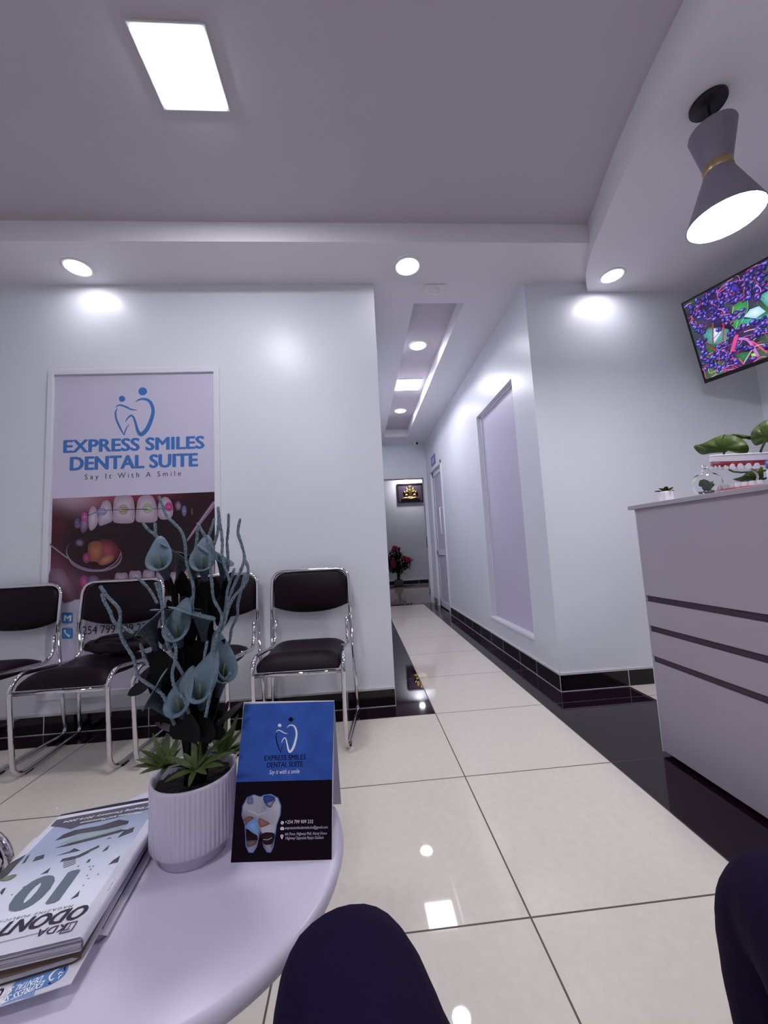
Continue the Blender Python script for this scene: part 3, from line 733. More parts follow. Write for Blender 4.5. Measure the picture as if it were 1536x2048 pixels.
pts = [arch(R_(a), .1, .112) for a in range(-100, 101, 5)]; prism(bm, [(p.x, p.y) for p in pts], zu + .018, zu + .028)
obj('upper_base', tilt(bm), M['plaster'], t, bevel=.002)
bm = B(); horseshoe(bm, .066, .0965, zu - .018, zu + .004, wave=.002); ug = obj('upper_gum', tilt(bm), M['gum'], t)
bm = B(); pts = [arch(R_(a), .07, .078) for a in range(-95, 96, 6)]; prism(bm, [(p.x, p.y) for p in pts], zu - .004, zu + .017); obj('palate', tilt(bm), M['pinkgum'], t)
def teeth(name, z, sgn, r):
    for k in range(14):
        a = R_(-88 + 176 * (k + .5) / 14); p = arch(a, r, r * 1.12)
        bm = B(); wdt = .0102 if 3 < k < 10 else .0115
        vs0 = blob(bm, (0, 0, 0), (.0075 if 3 < k < 10 else .0105, wdt * 1.0, .0165), 12, 10)
        rot = Matrix.Rotation(-(a + R_(24)), 3, 'Z')
        for v in vs0:
            if sgn * v.co.z > .009: v.co.z = sgn * .009 + (v.co.z - sgn * .009) * .3
            v.co = rot @ v.co + Vector((p.x, p.y, z))
        obj(name, tilt(bm) if sgn < 0 else bm, M['tooth'], t)
teeth('upper_tooth', zu - .020, -1, .090)
bm = B(); horseshoe(bm, .052, .094, DH, DH + .024, wave=.001); pts = [arch(R_(a), .094, .105) for a in range(-100, 101, 5)]; prism(bm, [(p.x, p.y) for p in pts], DH + .0002, DH + .008)
obj('lower_gum', bm, M['pinkgum'], t)
teeth('lower_tooth', DH + .031, 1, .085)
for s in (-1, 1):
    xx = jc.x + .005 + s * .045; yy = jc.y - .035 - s * .035; q = [(xx, yy, DH + .012), (xx + .02, yy - .045, DH + .04), (xx + .02, yy - .05, DH + .075), (xx, yy - .01, zu + .002)]
    bm = B(); tube(bm, catmull(q, 6), .0035, 8); obj('hinge_wire', bm, M['chrome'], t)

# big-leaved plant, its pot past the frame edge
t = thing('leafy_plant', 'plant with broad green ribbed leaves behind the teeth model', 'plant', (1.63, .98, DH))
bm = B(); lathe(bm, [(.001, 0), (.045, 0), (.06, .11), (.055, .112), (.05, .10), (.001, .10)], 32, (1.63, .98, DH)); obj('pot', bm, M['ceramic'], t)
P4 = lambda u, v: (1240 + u * .1927, 820 + v * .1927)
def leaf_px(out, X, cx, name='leaf', bulge=.02, tilt=0.0):
    bm = B(); q = [Vector((*p, 0)) for p in out]; q = catmull([q[-1]] + q + [q[0], q[1]], 4)[4:-5]
    c = atX(*P4(*cx), X - bulge); ring = [atX(*P4(v.x, v.y), X + tilt * (v.x - cx[0]) + .006 * math.sin(i * .9)) for i, v in enumerate(q)]
    mid = [c + (p - c) * .55 + Vector((-bulge * .35 + .004 * (-1) ** (i // 3), 0, 0)) for i, p in enumerate(ring)]
    vc = bm.verts.new(c); vm = [bm.verts.new(p) for p in mid]; vr = [bm.verts.new(p) for p in ring]; n = len(vr)
    for i in range(n):
        bm.faces.new((vc, vm[i], vm[(i + 1) % n])).smooth = True; bm.faces.new((vm[i], vr[i], vr[(i + 1) % n], vm[(i + 1) % n])).smooth = True
    o = obj(name, bm, M['leafbig'], t); sm = o.modifiers.new('thick', 'SOLIDIFY'); sm.thickness = .0012
    return c
l1 = leaf_px([(765, 378), (850, 350), (960, 298), (1050, 262), (1100, 255), (1200, 272), (1290, 318), (1335, 385), (1322, 440), (1230, 452), (1140, 415), (1090, 440), (960, 448), (840, 460)], 1.58, (1060, 400))
l2 = leaf_px([(1355, 262), (1375, 210), (1430, 155), (1540, 100), (1660, 150), (1690, 260), (1600, 340), (1520, 335), (1410, 370), (1362, 315)], 1.56, (1520, 270))
l3 = leaf_px([(1140, 262), (1200, 248), (1345, 266), (1420, 275), (1345, 296), (1210, 300)], 1.62, (1280, 276))
l4 = leaf_px([(1170, 720), (1260, 690), (1330, 640), (1400, 610), (1475, 590), (1490, 680), (1475, 750), (1400, 760), (1270, 745)], 1.60, (1390, 690))
base = Vector((1.63, .98, DH + .10))
for k, (tip, m1) in enumerate(((l1, atX(*P4(1175, 640), 1.60)), (l2, atX(*P4(1490, 480), 1.57)), (l3, atX(*P4(1420, 300), 1.62)), (l4, atX(*P4(1480, 720), 1.61)))):
    bm = B(); tube(bm, catmull([base + Vector((.01 * k - .015, 0, 0)), (base + m1) / 2 + Vector((0, 0, .03 if k != 0 else -.02)), m1, tip + Vector((.006, 0, 0))], 6), .004, 7); obj('stalk', bm, M['stem'], t)
# sanitiser bottle with blue cap
bp = Vector((1.44, 1.185, DH))
t = thing('pump_bottle', 'pale bottle with a blue cap at the right edge, beside the teeth model', 'bottle', bp)
bm = B(); lathe(bm, [(.001, 0), (.026, 0), (.029, .004), (.029, .062), (.024, .070), (.014, .074), (.001, .074)], 32, bp); obj('body', bm, M['bottle'], t)
bm = B(); lathe(bm, [(.027, .071), (.0285, .073), (.027, .096), (.014, .100), (.010, .112), (.013, .114), (.013, .128), (.001, .129)], 32, bp); obj('cap', bm, M['blue_cap'], t)

# ================================================================== TELEVISION
TL = Vector((2.392, 2.4206, 2.5879)) * .92 + Vector((0, 0, CAM_H * .08))
dv = Vector((.3457, -.9383, 0)).normalized(); uv = Vector((-.26, -.095, .9617)).normalized()
nv = dv.cross(uv).normalized()
if nv.dot(CP - TL) < 0: nv = -nv
TH = .552; TW = .985
ctr = TL + dv * TW / 2 - uv * TH / 2
t = thing('television', 'wall television tilted down from the ceiling corner, showing purple berries on branches', 'television', ctr)
def slab(bm, o, du, dw, dn, a0, a1, b0, b1, c0, c1):
    pts = [o + du * a + dw * b + dn * c for c in (c0, c1) for (a, b) in ((a0, b0), (a1, b0), (a1, b1), (a0, b1))]
    v = [bm.verts.new(p) for p in pts]
    for f in ((0, 3, 2, 1), (4, 5, 6, 7), (0, 1, 5, 4), (1, 2, 6, 5), (2, 3, 7, 6), (3, 0, 4, 7)): bm.faces.new([v[i] for i in f])
bm = B(); slab(bm, TL, dv, -uv, nv, 0, TW, 0, TH, -.028, -.004); slab(bm, TL, dv, -uv, nv, .2, TW - .2, .12, TH - .06, -.055, -.027)
bz = obj('housing', bm, M['tv'], t)
bm = B()
for a in ((0, TW, 0, .011), (0, TW, TH - .024, TH), (0, .009, .011, TH - .024), (TW - .009, TW, .011, TH - .024)): slab(bm, TL, dv, -uv, nv, *a, -.004, .002)
obj('bezel', bm, M['tv'], t)
bm = B(); q0 = ctr - nv * .05
tube(bm, [q0, q0 + Vector((.16, .05, 0)), Vector((RX - .02, q0.y + .05, q0.z))], .018, 10); box(bm, RX - .02, RX - .0005, q0.y - .05, q0.y + .15, q0.z - .1, q0.z + .1)
obj('wall_bracket', bm, M['lampblack'], t)
P2 = lambda u, v: (1340 + u * .1367, 500 + v * .1367)
sp = Print(TL - nv * .0035, nv, .000004, tr=lambda x, y: (x, y))
def tvp(a, b): return TL + dv * a - uv * b - nv * .0035   # metres on the screen
class TV:
    def __init__(s): s.q = sp
    def poly(s, pts, c, cc=None):
        n = len(pts); cx = sum(p[0] for p in pts) / n; cy = sum(p[1] for p in pts) / n
        sp.add([tvp(cx, cy)] + [tvp(*p) for p in pts], [sp.c(cc or c)] + [sp.c(c)] * n, [(0, i + 1, (i + 1) % n + 1) for i in range(n)], world=True)
    def ell(s, x, y, rx, ry, c, cc=None, rot=0, n=14):
        s.poly([(x + rx * math.cos(k / n * 6.2832) * math.cos(rot) - ry * math.sin(k / n * 6.2832) * math.sin(rot), y + rx * math.cos(k / n * 6.2832) * math.sin(rot) + ry * math.sin(k / n * 6.2832) * math.cos(rot)) for k in range(n)], c, cc)
    def line(s, pts, wd, c):
        q = catmull([Vector((*p, 0)) for p in pts], 5); V = []
        for i, p in enumerate(q):
            t_ = (q[min(i + 1, len(q) - 1)] - q[max(i - 1, 0)]).normalized(); V += [p + Vector((-t_.y, t_.x, 0)) * wd / 2, p - Vector((-t_.y, t_.x, 0)) * wd / 2]
        sp.add([tvp(v.x, v.y) for v in V], [sp.c(c)] * len(V), [(2 * i, 2 * i + 1, 2 * i + 3, 2 * i + 2) for i in range(len(q) - 1)], world=True)
def to_tv(u, v):
    p = on_plane(*P2(u, v), TL - nv * .0035, nv) - TL; return p.dot(dv), -p.dot(uv)
tv = TV(); x0, x1, y0, y1 = .008, TW - .008, .010, TH - .023
random.seed(11)
nx, ny = 40, 22; V = []; C = []
for j in range(ny + 1):
    for i in range(nx + 1):
        a = x0 + (x1 - x0) * i / nx; b = y0 + (y1 - y0) * j / ny; V.append(tvp(a, b))
        k = noise.noise(Vector((a * 9, b * 9, 1))); c = mix('#1c1024', '#3c2c5c', .5 + k); c = mix(c, '#3a6a3c', max(0, noise.noise(Vector((a * 7, b * 7, 5))) * 1.6)); C.append(sp.c(c))
sp.add(V, C, [(j * (nx + 1) + i, j * (nx + 1) + i + 1, (j + 1) * (nx + 1) + i + 1, (j + 1) * (nx + 1) + i) for j in range(ny) for i in range(nx)], world=True)
def clipp(pts): return [(min(max(a, x0), x1), min(max(b, y0), y1)) for a, b in pts]
def L_(pts, c, cc=None): tv.poly(clipp([to_tv(*p) for p in pts]), c, cc)
def S_(pts, wd, c): tv.line(clipp([to_tv(*p) for p in pts]), wd, c)
L_([(470, 1230), (560, 1150), (720, 1130), (860, 1160), (860, 1300), (700, 1380), (560, 1370)], '#3c7c78', '#5fa0a8')
L_([(640, 1150), (700, 1150), (750, 1200), (650, 1360), (635, 1300)], '#a8c0ec', '#d4e2fc')
L_([(905, 830), (1010, 760), (1110, 740), (1140, 820), (1020, 1100), (960, 1170), (905, 1100)], '#2c7a3a', '#48a468')
L_([(1080, 980), (1170, 870), (1300, 820), (1400, 900), (1250, 1000)], '#9cc4ec', '#cfe4fc')
L_([(1030, 1010), (1250, 1000), (1420, 930), (1600, 900), (1560, 1040), (1300, 1080), (1060, 1120)], '#2f8a7c', '#53b49c')
L_([(1300, 700), (1400, 600), (1560, 560), (1600, 760), (1420, 830)], '#3c8c88', '#6ac0b0')
L_([(500, 1440), (600, 1430), (680, 1480), (560, 1560)], '#1f4a26', '#2f6a34'); L_([(960, 1540), (1040, 1500), (1200, 1480), (1130, 1620), (1020, 1640)], '#1f5a34', '#2f7a48')
L_([(1170, 1280), (1220, 1262), (1265, 1290), (1220, 1325)], '#7ab050', '#a8d878'); L_([(1180, 1520), (1260, 1500), (1270, 1560), (1200, 1560)], '#88b840', '#b4dc6a')
L_([(840, 520), (960, 490), (1030, 600), (960, 700), (860, 640)], '#3a2488', '#5038b4')
for p, wd, c in (([(905, 1110), (905, 960), (930, 830)], .002, '#b8d8a0'), ([(960, 1160), (990, 1050)], .0025, '#9cd0a0'), ([(1010, 1120), (1130, 880), (1130, 740)], .002, '#9cc8b0'),
                 ([(1060, 1150), (1200, 1060), (1420, 1010)], .005, '#c8b8d0'), ([(1080, 1200), (1220, 1160), (1420, 1160)], .005, '#d0a8c8'),
                 ([(625, 1370), (625, 1100), (620, 900)], .007, '#8a4038'), ([(770, 1320), (785, 1150), (760, 1000), (740, 820)], .007, '#a83040'), ([(560, 1140), (640, 1120)], .005, '#8a4038'),
                 ([(520, 1370), (690, 1450)], .007, '#6c3434'), ([(910, 1480), (950, 1330), (975, 1240)], .02, '#c84888'), ([(950, 1480), (1000, 1340)], .008, '#e05090'),
                 ([(1290, 1560), (1220, 1430), (1130, 1310), (1000, 1300)], .014, '#b070c0'), ([(1420, 1500), (1260, 1380), (1150, 1300)], .009, '#d04878'), ([(1070, 1670), (1200, 1460), (1290, 1390), (1420, 1380)], .006, '#c890b8'),
                 ([(800, 1790), (850, 1600), (900, 1480)], .009, '#c03070'), ([(850, 1600), (1000, 1590), (1070, 1670)], .006, '#c84860'), ([(1220, 1650), (1320, 1570), (1400, 1560)], .006, '#d85890'),
                 ([(690, 620), (800, 500), (920, 410)], .005, '#b858a0'), ([(690, 640), (720, 740)], .008, '#b050a8'), ([(660, 560), (690, 620), (860, 640)], .010, '#8a50c0'), ([(1085, 610), (1090, 480), (1080, 370)], .006, '#c06890'),
                 ([(1280, 440), (1440, 490)], .006, '#d05898'), ([(1270, 520), (1280, 450)], .009, '#c03858'), ([(300, 960), (340, 1020), (400, 1080)], .006, '#b04870'), ([(270, 1090), (330, 990)], .004, '#c06080'),
                 ([(560, 1720), (580, 1800), (680, 1760)], .003, '#a8b898'), ([(600, 1870), (760, 1770), (950, 1750)], .004, '#c890c0'), ([(430, 1290), (460, 1400)], .004, '#a04868'), ([(500, 1600), (560, 1560)], .005, '#b03858')):
    S_(p, wd, c)
CL = [(250, 800, 60, 70, 9), (370, 870, 90, 80, 12), (300, 990, 60, 90, 6), (440, 950, 90, 60, 9), (420, 1130, 80, 80, 12), (440, 1400, 80, 90, 12), (480, 1560, 80, 70, 10), (540, 1680, 80, 60, 8),
      (560, 640, 90, 50, 8), (450, 740, 110, 50, 10), (650, 790, 130, 60, 14), (840, 690, 120, 70, 10), (920, 620, 90, 60, 6), (830, 530, 70, 50, 6), (730, 960, 110, 90, 14), (840, 1020, 60, 70, 7), (700, 860, 110, 40, 8),
      (1000, 930, 60, 70, 6), (1060, 700, 60, 40, 5), (960, 760, 60, 40, 4), (1180, 570, 120, 60, 9), (1240, 680, 90, 80, 9), (1130, 300, 90, 30, 5), (1240, 400, 110, 40, 8), (1030, 460, 50, 50, 5), (1140, 440, 60, 40, 4), (1280, 220, 80, 30, 5), (1380, 190, 70, 50, 6), (1350, 320, 80, 70, 8),
      (1380, 540, 80, 50, 6), (1330, 620, 50, 30, 3), (910, 1190, 50, 40, 4), (1030, 1150, 60, 40, 3), (950, 1240, 50, 30, 3), (740, 1160, 50, 20, 2), (780, 1380, 60, 40, 5), (750, 1440, 60, 40, 5), (700, 1510, 80, 50, 7), (840, 1510, 70, 60, 7), (900, 1540, 50, 30, 3), (680, 1600, 70, 40, 6), (820, 1580, 50, 30, 4),
      (900, 1660, 70, 50, 6), (880, 1710, 60, 50, 5), (990, 1680, 50, 30, 3), (760, 1760, 60, 40, 5), (1180, 1600, 50, 40, 3), (1300, 1100, 100, 60, 9), (1400, 1060, 60, 60, 6), (1350, 1210, 110, 50, 9), (1260, 1250, 60, 40, 4), (1400, 1400, 50, 50, 4), (1010, 1400, 60, 40, 4), (1150, 1420, 60, 30, 3), (520, 1860, 50, 30, 3), (700, 1690, 60, 30, 4)]
def berry(a, b, s=1):
    if not (x0 + .014 < a < x1 - .014 and y0 + .014 < b < y1 - .014): return
    r_ = random.uniform(.0095, .0135) * s; k = random.random(); base_ = mix('#1c1048', '#3c2f96', k); hi = mix('#5548b8', '#8f86f4', k)
    ro = random.gauss(-.5, .5); el = random.uniform(1.1, 1.45)
    tv.ell(a, b, r_ * el, r_, mix(base_, (0, 0, 0), .65), base_, ro); tv.ell(a - r_ * .12, b - r_ * .25, r_ * .82 * el, r_ * .6, base_, hi, ro, 12)
    if k > .5: tv.ell(a - r_ * .25, b - r_ * .45, r_ * .35 * el, r_ * .2, hi, '#b4b0ff', ro, 8)
def twiglet(a, b, n):
    for k in range(n):
        a2, b2 = a + random.gauss(0, .03), b + random.gauss(0, .03)
        tv.line(clipp([(a, b), ((a + a2) / 2 + .006, (b + b2) / 2), (a2, b2)]), random.uniform(.0018, .004), random.choice(['#b84878', '#c85890', '#903048', '#d078a8', '#a04060']))
for u, v, su, sv, n in CL:
    a, b = to_tv(u, v); twiglet(a, b, max(2, n // 3))
    for k in range(int(n * 1.15)):
        a, b = to_tv(u + random.uniform(-su, su), v + random.uniform(-sv, sv)); berry(a, b)
    a, b = to_tv(u, v); twiglet(a, b, 1)
for k in range(170):   # the half of the screen beyond the frame edge
    berry(random.uniform(.5, x1), random.uniform(y0, y1), 1.3)
sp.build('screen', SCREEN, t)

# ================================================================== CORRIDOR DETAILS
t = thing('smoke_detector', 'square white smoke detector on the corridor ceiling before the recess', 'detector', (.61, 2.455, ZB))
bm = B(); box(bm, .535, .685, 2.405, 2.50, ZB - .009, ZB - .0003); obj('plate', bm, M['white_plastic'], t, bevel=.003)
bm = B(); lathe(bm, [(.032, -.008), (.032, -.022), (.026, -.030), (.001, -.031)], 32, (.615, 2.455, ZB)); obj('sensor_head', bm, M['white_plastic'], t)
cp = atY(833, 884, 6.2); cp.z = ZB
t = thing('security_camera', 'small white dome security camera at the far end of the corridor ceiling', 'camera', cp)
bm = B(); lathe(bm, [(.055, -.0003), (.055, -.02), (.03, -.026), (.001, -.026)], 32, cp); obj('mount', bm, M['white_plastic'], t)
bm = B(); blob(bm, cp + Vector((0, 0, -.048)), .04, 20, 14); obj('ball', bm, M['white_plastic'], t)
bm = B(); q0 = cp + Vector((0, -.028, -.058)); blob(bm, q0, (.022, .016, .022), 16, 10); obj('lens', bm, M['red_led'], t)
# plate above the door, and the sign on the other side wall
t = thing('door_sign', 'small blue sign plate above the white corridor door', 'sign', (CX1, 5.86, 2.19))
bm = B(); box(bm, CX1 - .006, CX1 - .0005, 5.62, 5.93, 2.205, 2.36); obj('plate', bm, mat('sign_blue', (.13, .17, .42), .4), t)
bm = B(); box(bm, CX1 - .0075, CX1 - .0062, 5.70, 5.86, 2.245, 2.32); obj('pale_mark', bm, mat('sign_pale', (.45, .48, .72), .4), t)
t = thing('projecting_sign', 'thin grey sign edge sticking out from the left corridor wall', 'sign', (CX0, 5.6, 2.2))
bm = B(); box(bm, CX0, CX0 + .225, 5.6, 5.612, 2.10, 2.31); obj('blade', bm, M['lampgrey'], t)
bm = B(); box(bm, CX0, CX0 + .02, 5.585, 5.627, 2.14, 2.27); obj('bracket', bm, M['alum'], t)

# framed crest in the far room
e0 = atY(794, 968, FY - .02); e1 = atY(847, 1004, FY - .02); ec = (e0 + e1) / 2; ew = (e1.x - e0.x) / 2; eh = (e0.z - e1.z) / 2
t = thing('framed_crest', 'framed golden coat of arms on the far room wall, over the doorway view', 'picture', (ec.x, FY, ec.z))
bm = B()
for a in ((-ew, ew, eh - .03, eh), (-ew, ew, -eh, -eh + .03), (-ew, -ew + .03, -eh + .03, eh - .03), (ew - .03, ew, -eh + .03, eh - .03)): box(bm, ec.x + a[0], ec.x + a[1], FY - .03, FY - .0005, ec.z + a[2], ec.z + a[3])
obj('frame', bm, M['lampblack'], t)
bm = B(); box(bm, ec.x - ew + .02, ec.x + ew - .02, FY - .012, FY - .001, ec.z - eh + .02, ec.z + eh - .02); obj('backing', bm, M['picture_back'], t)
bm = B(); Y = FY - .022
def eb(u, v, ru, rv, d=.018): blob(bm, (ec.x + u * ew, Y, ec.z + v * eh), (ru * ew, d, rv * eh), 14, 10)
eb(0, .05, .15, .42); eb(0, .55, .10, .14); eb(-.06, .68, .05, .12); eb(.06, .68, .05, .12)
for s in (-1, 1):
    for (a, b) in (((s * .22, -.42), (s * .30, -.1)), ((s * .40, -.45), (s * .34, -.1)), ((s * .34, -.1), (s * .28, .32)), ((s * .27, .22), (s * .14, .38)), ((s * .29, .15), (s * .15, .12)), ((s * .36, -.1), (s * .5, .2))):
        tube(bm, [(ec.x + a[0] * ew, Y, ec.z + a[1] * eh), (ec.x + (a[0] + b[0]) / 2 * ew + .004, Y - .008, ec.z + (a[1] + b[1]) / 2 * eh), (ec.x + b[0] * ew, Y, ec.z + b[1] * eh)], [.018, .027, .02], 8)
    eb(s * .27, .42, .085, .14)
    tube(bm, [(ec.x + s * .02 * ew, Y, ec.z - .4 * eh), (ec.x + s * .22 * ew, Y - .01, ec.z + .48 * eh)], .007, 6)
tube(bm, catmull([(ec.x - .68 * ew, Y, ec.z - .62 * eh), (ec.x - .4 * ew, Y - .01, ec.z - .52 * eh), (ec.x, Y, ec.z - .60 * eh), (ec.x + .4 * ew, Y - .01, ec.z - .52 * eh), (ec.x + .68 * ew, Y, ec.z - .62 * eh)], 4), .028, 8)
eb(0, -.46, .45, .10)
obj('crest', bm, M['gold'], t)

# rose bush by the far wall
fb = atZ(797, 1172, 0); fb.y = 9.45; fb.x = atY(797, 1160, 9.45).x
t = thing('rose_bush', 'small artificial bush with red roses standing on the far room floor', 'plant', (fb.x, fb.y, 0))
bm = B(); lathe(bm, [(.001, 0.0005), (.10, .0005), (.12, .03), (.10, .16), (.08, .165), (.001, .15)], 24, (fb.x, fb.y, 0)); obj('pot', bm, M['pot_dull'], t)
bm = B(); tube(bm, catmull([(fb.x, fb.y, .14), (fb.x + .012, fb.y, .35), (fb.x - .005, fb.y, .6)], 5), [.04] * 6 + [.035] * 5, 10); obj('trunk', bm, M['trunk'], t)
bm = B(); random.seed(5)
def bpx(u, v): return atY(760 + u * .05208, 1080 + v * .05208, fb.y)
for cu, cv, su, sv, n in ((540, 520, 200, 130, 90), (700, 560, 180, 130, 90), (480, 720, 230, 160, 110), (760, 880, 300, 220, 260), (480, 960, 200, 180, 130), (560, 1130, 210, 120, 90), (830, 1180, 110, 120, 40), (1130, 780, 100, 90, 40), (720, 360, 80, 40, 20), (990, 960, 120, 140, 60), (350, 850, 110, 160, 50)):
    for k in range(n):
        a = random.uniform(0, 6.28); rr = math.sqrt(random.random()); p = bpx(cu + su * rr * math.cos(a), cv + sv * rr * math.sin(a)); p.y += random.uniform(-.16, .16)
        d = Vector((random.gauss(0, 1), random.gauss(0, 1), random.gauss(0, .7)))
        blade(bm, p, d, random.uniform(.06, .10), random.uniform(.016, .026), random.uniform(-.3, .5), n=3)
lf = obj('foliage', bm, M['roseleaf'], t, recalc=False); lf['kind'] = 'stuff'
for u, v, r_ in ((550, 340, .085), (490, 830, .075), (480, 980, .075), (900, 700, .075), (1040, 760, .085), (320, 680, .06)):
    bm = B(); p = bpx(u, v); p.y -= .17
    for k in range(7):
        a = k * 2.4; blob(bm, p + Vector((math.cos(a), .3 * math.sin(k), math.sin(a))) * r_ * .42 * (k > 0), (r_ * .55, r_ * .4, r_ * .55), 10, 8, .3, k)
    obj('rose', bm, M['rose'], t)

# ================================================================== ROUND TABLE
TZ = .48; TC = Vector((-.2997, .6729, 0)); TR = .252
t = thing('coffee_table', 'small round white table in the foreground carrying magazines, flowers and card', 'table', TC)
bm = B(); lathe(bm, [(.001, TZ - .026), (TR - .012, TZ - .026), (TR - .003, TZ - .023), (TR, TZ - .014), (TR - .001, TZ - .007), (TR - .005, TZ - .0015), (TR - .010, TZ), (.001, TZ)], 128, TC); obj('tabletop', bm, M['table'], t)
bm = B(); lathe(bm, [(.001, .02), (.035, .02), (.03, .06), (.028, TZ - .05), (.07, TZ - .0262), (.001, TZ - .0262)], 40, TC); obj('pedestal', bm, M['table'], t)
bm = B(); lathe(bm, [(.001, .0004), (.16, .0004), (.16, .010), (.05, .022), (.001, .022)], 56, TC); obj('base', bm, M['table'], t)

# tent card
A = atZ(462, 1725, TZ); Bc = atZ(665, 1719, TZ); Tl = atY(487, 1405, .714); Tr = atY(668, 1402, .698)
K0 = Vector((-.055, .760, TZ)); K1 = K0 + (A - Bc)
t = thing('tent_card', 'blue and black folded card sign standing on the round table beside the pot', 'sign', (A + Bc) / 2)
fn = (Bc - A).cross(Tl - A).normalized()
if fn.dot(CP - A) < 0: fn = -fn
th = .0012
def sheet(bm, a, b, c, d, n):
    v = [bm.verts.new(p) for p in (a, b, c, d)] + [bm.verts.new(p - n * th) for p in (a, b, c, d)]
    for f in ((0, 1, 2, 3), (7, 6, 5, 4), (0, 4, 5, 1), (1, 5, 6, 2), (2, 6, 7, 3), (3, 7, 4, 0)): bm.faces.new([v[i] for i in f])
lift = Vector((0, 0, .0008))
bm = B(); sheet(bm, A + lift, Bc + lift, Tr, Tl, fn); obj('front_panel', bm, M['paper'], t)
bn = (K0 - K1).cross(Tl - K1).normalized()
bm = B(); sheet(bm, K1 + lift, K0 + lift, Tr - fn * th, Tl - fn * th, bn if bn.y < 0 else -bn); obj('back_panel', bm, M['paper'], t)
C3 = lambda u, v: (430 + u * .18556, 1380 + v * .18556)
pr = Print(A + lift, fn, .000012, gain=1.9, tr=C3)
def blue(u, v, x, y):
    k = noise.noise(Vector((x * .006, y * .006, 3))); return mix('#26407f', '#33549a', .45 + .6 * k - .25 * v)
pr.grid([(316, 154), (1284, 122), (1262, 966), (228, 992)], 14, 14, blue)
pr.poly([(228, 992), (1262, 966), (1258, 1832), (170, 1862)], '#0b0009')
lx = lambda x, y: 652 + (x - 508) * .862; ly = lambda x, y: 283 + (y - 184) * 1.185 + (x - 640) * -.03
logo(pr, lx, ly, ['#c3c3e0', '#c3c3e0', '#0c0514', '#0c0514'], ['#c3c3e0', '#0c0514'])
pr.text('EXPRESS SMILES', (530, 762), (978, 748), .0078, '#0a0415', fat=FAT2)
pr.text('DENTAL SUITE', (560, 836), (944, 824), .0078, '#0a0415', fat=FAT2)
pr.text('Say it with a smile', (582, 908), (912, 896), .0064, '#b8bce0', shear=.25)
pr.gain = 1.35
tooth = [(490, 1148), (420, 1124), (345, 1156), (295, 1250), (286, 1350), (320, 1450), (326, 1560), (330, 1680), (362, 1752), (412, 1754), (452, 1690), (480, 1565), (490, 1520), (500, 1565), (522, 1690), (560, 1750), (602, 1752), (632, 1690), (652, 1560), (668, 1450), (708, 1345), (714, 1245), (682, 1160), (605, 1120), (530, 1128)]
pr.add([(490, 1400)] + tooth, [pr.c('#5b78a8')] * (len(tooth) + 1), [(0, i + 1, (i + 1) % len(tooth) + 1) for i in range(len(tooth))])
inner = [(490 + (x - 490) * .935 + (3 if x > 490 else -3), 1430 + (y - 1430) * .965) for x, y in tooth]
pr.add([(490, 1380)] + inner, [pr.c('#8d8c96')] + [pr.c(c) for c in ['#9a99a6'] * 4 + ['#7d6f6c', '#54404a', '#241522', '#6b5a60', '#8a86a0', '#7c7890', '#6a5f6a', '#1a0a14', '#8d8a98', '#20101a', '#4a3a44', '#7a7486', '#8a8494', '#57484f', '#8d8a98', '#9c9aa4', '#a4a2aa', '#b0aeb6', '#a8a6b0', '#6f7488', '#8d8c9a']], [(0, i + 1, (i + 1) % len(inner) + 1) for i in range(len(inner))])
pr.curve([(520, 1150), (590, 1135), (650, 1165), (600, 1200), (545, 1230)], '#26346a', '#34488c'); pr.curve([(545, 1215), (610, 1190), (655, 1180), (620, 1235), (600, 1268), (560, 1250)], '#30242c', '#8c8fb8')
pr.curve([(350, 1160), (405, 1150), (410, 1225), (350, 1225)], '#5c5b76', '#6c6b88'); pr.curve([(300, 1400), (370, 1360), (420, 1380), (350, 1420)], '#5a4038', '#7c5c50')
pr.stroke([(365, 1300), (430, 1325), (470, 1345), (550, 1310)], 14, '#a9a8b6'); pr.curve([(330, 1480), (370, 1420), (430, 1385), (470, 1430), (460, 1560), (400, 1530)], '#6080aa', '#7896c0')
pr.curve([(340, 1500), (400, 1535), (455, 1570), (450, 1625), (345, 1625)], '#14060e', '#1c0a14'); pr.curve([(500, 1460), (560, 1455), (640, 1455), (630, 1545), (515, 1545)], '#a29ea8', '#aeaab2')
pr.curve([(475, 1380), (530, 1400), (590, 1440), (500, 1480), (470, 1440)], '#6a443e', '#8c6862'); pr.curve([(505, 1548), (640, 1545), (620, 1650), (530, 1660)], '#1a0c12', '#2c1c20')
pr.stroke([(520, 1610), (570, 1612), (615, 1590)], 7, '#b0a690'); pr.curve([(345, 1630), (450, 1620), (430, 1670), (350, 1690)], '#4a3a40', '#6c585c')
pr.gain = 1.9
pr.text('+254 799 909 232', (755, 1440), (1058, 1434), .0047, '#b9b4c6')
pr.text('expresssmilesdentalsuite@gmail.com', (755, 1500), (1216, 1490), .0038, '#a09bb0')
pr.text('6th Floor, Highway Mall, Along Uhuru', (755, 1566), (1205, 1556), .0038, '#a09bb0')
pr.text('Highway Opposite Nyayo Stadium', (762, 1610), (1172, 1602), .0038, '#a09bb0')
pr.ell(726, 1430, 17, 19, '#b9b4c6'); pr.stroke([(718, 1422), (724, 1436), (736, 1440)], [7, 3, 7], '#0b0009'); pr.curve([(708, 1482), (726, 1474), (744, 1482), (744, 1506), (708, 1506)], '#b9b4c6'); pr.stroke([(710, 1484), (726, 1496), (742, 1484)], 3, '#0b0009', 0)
pr.curve([(706, 1572), (712, 1560), (724, 1556), (736, 1562), (738, 1576), (730, 1592), (722, 1608), (712, 1590)], '#b9b4c6'); pr.ell(722, 1574, 6, 7, '#0b0009')
pr.build('print', INK_CARD, t)

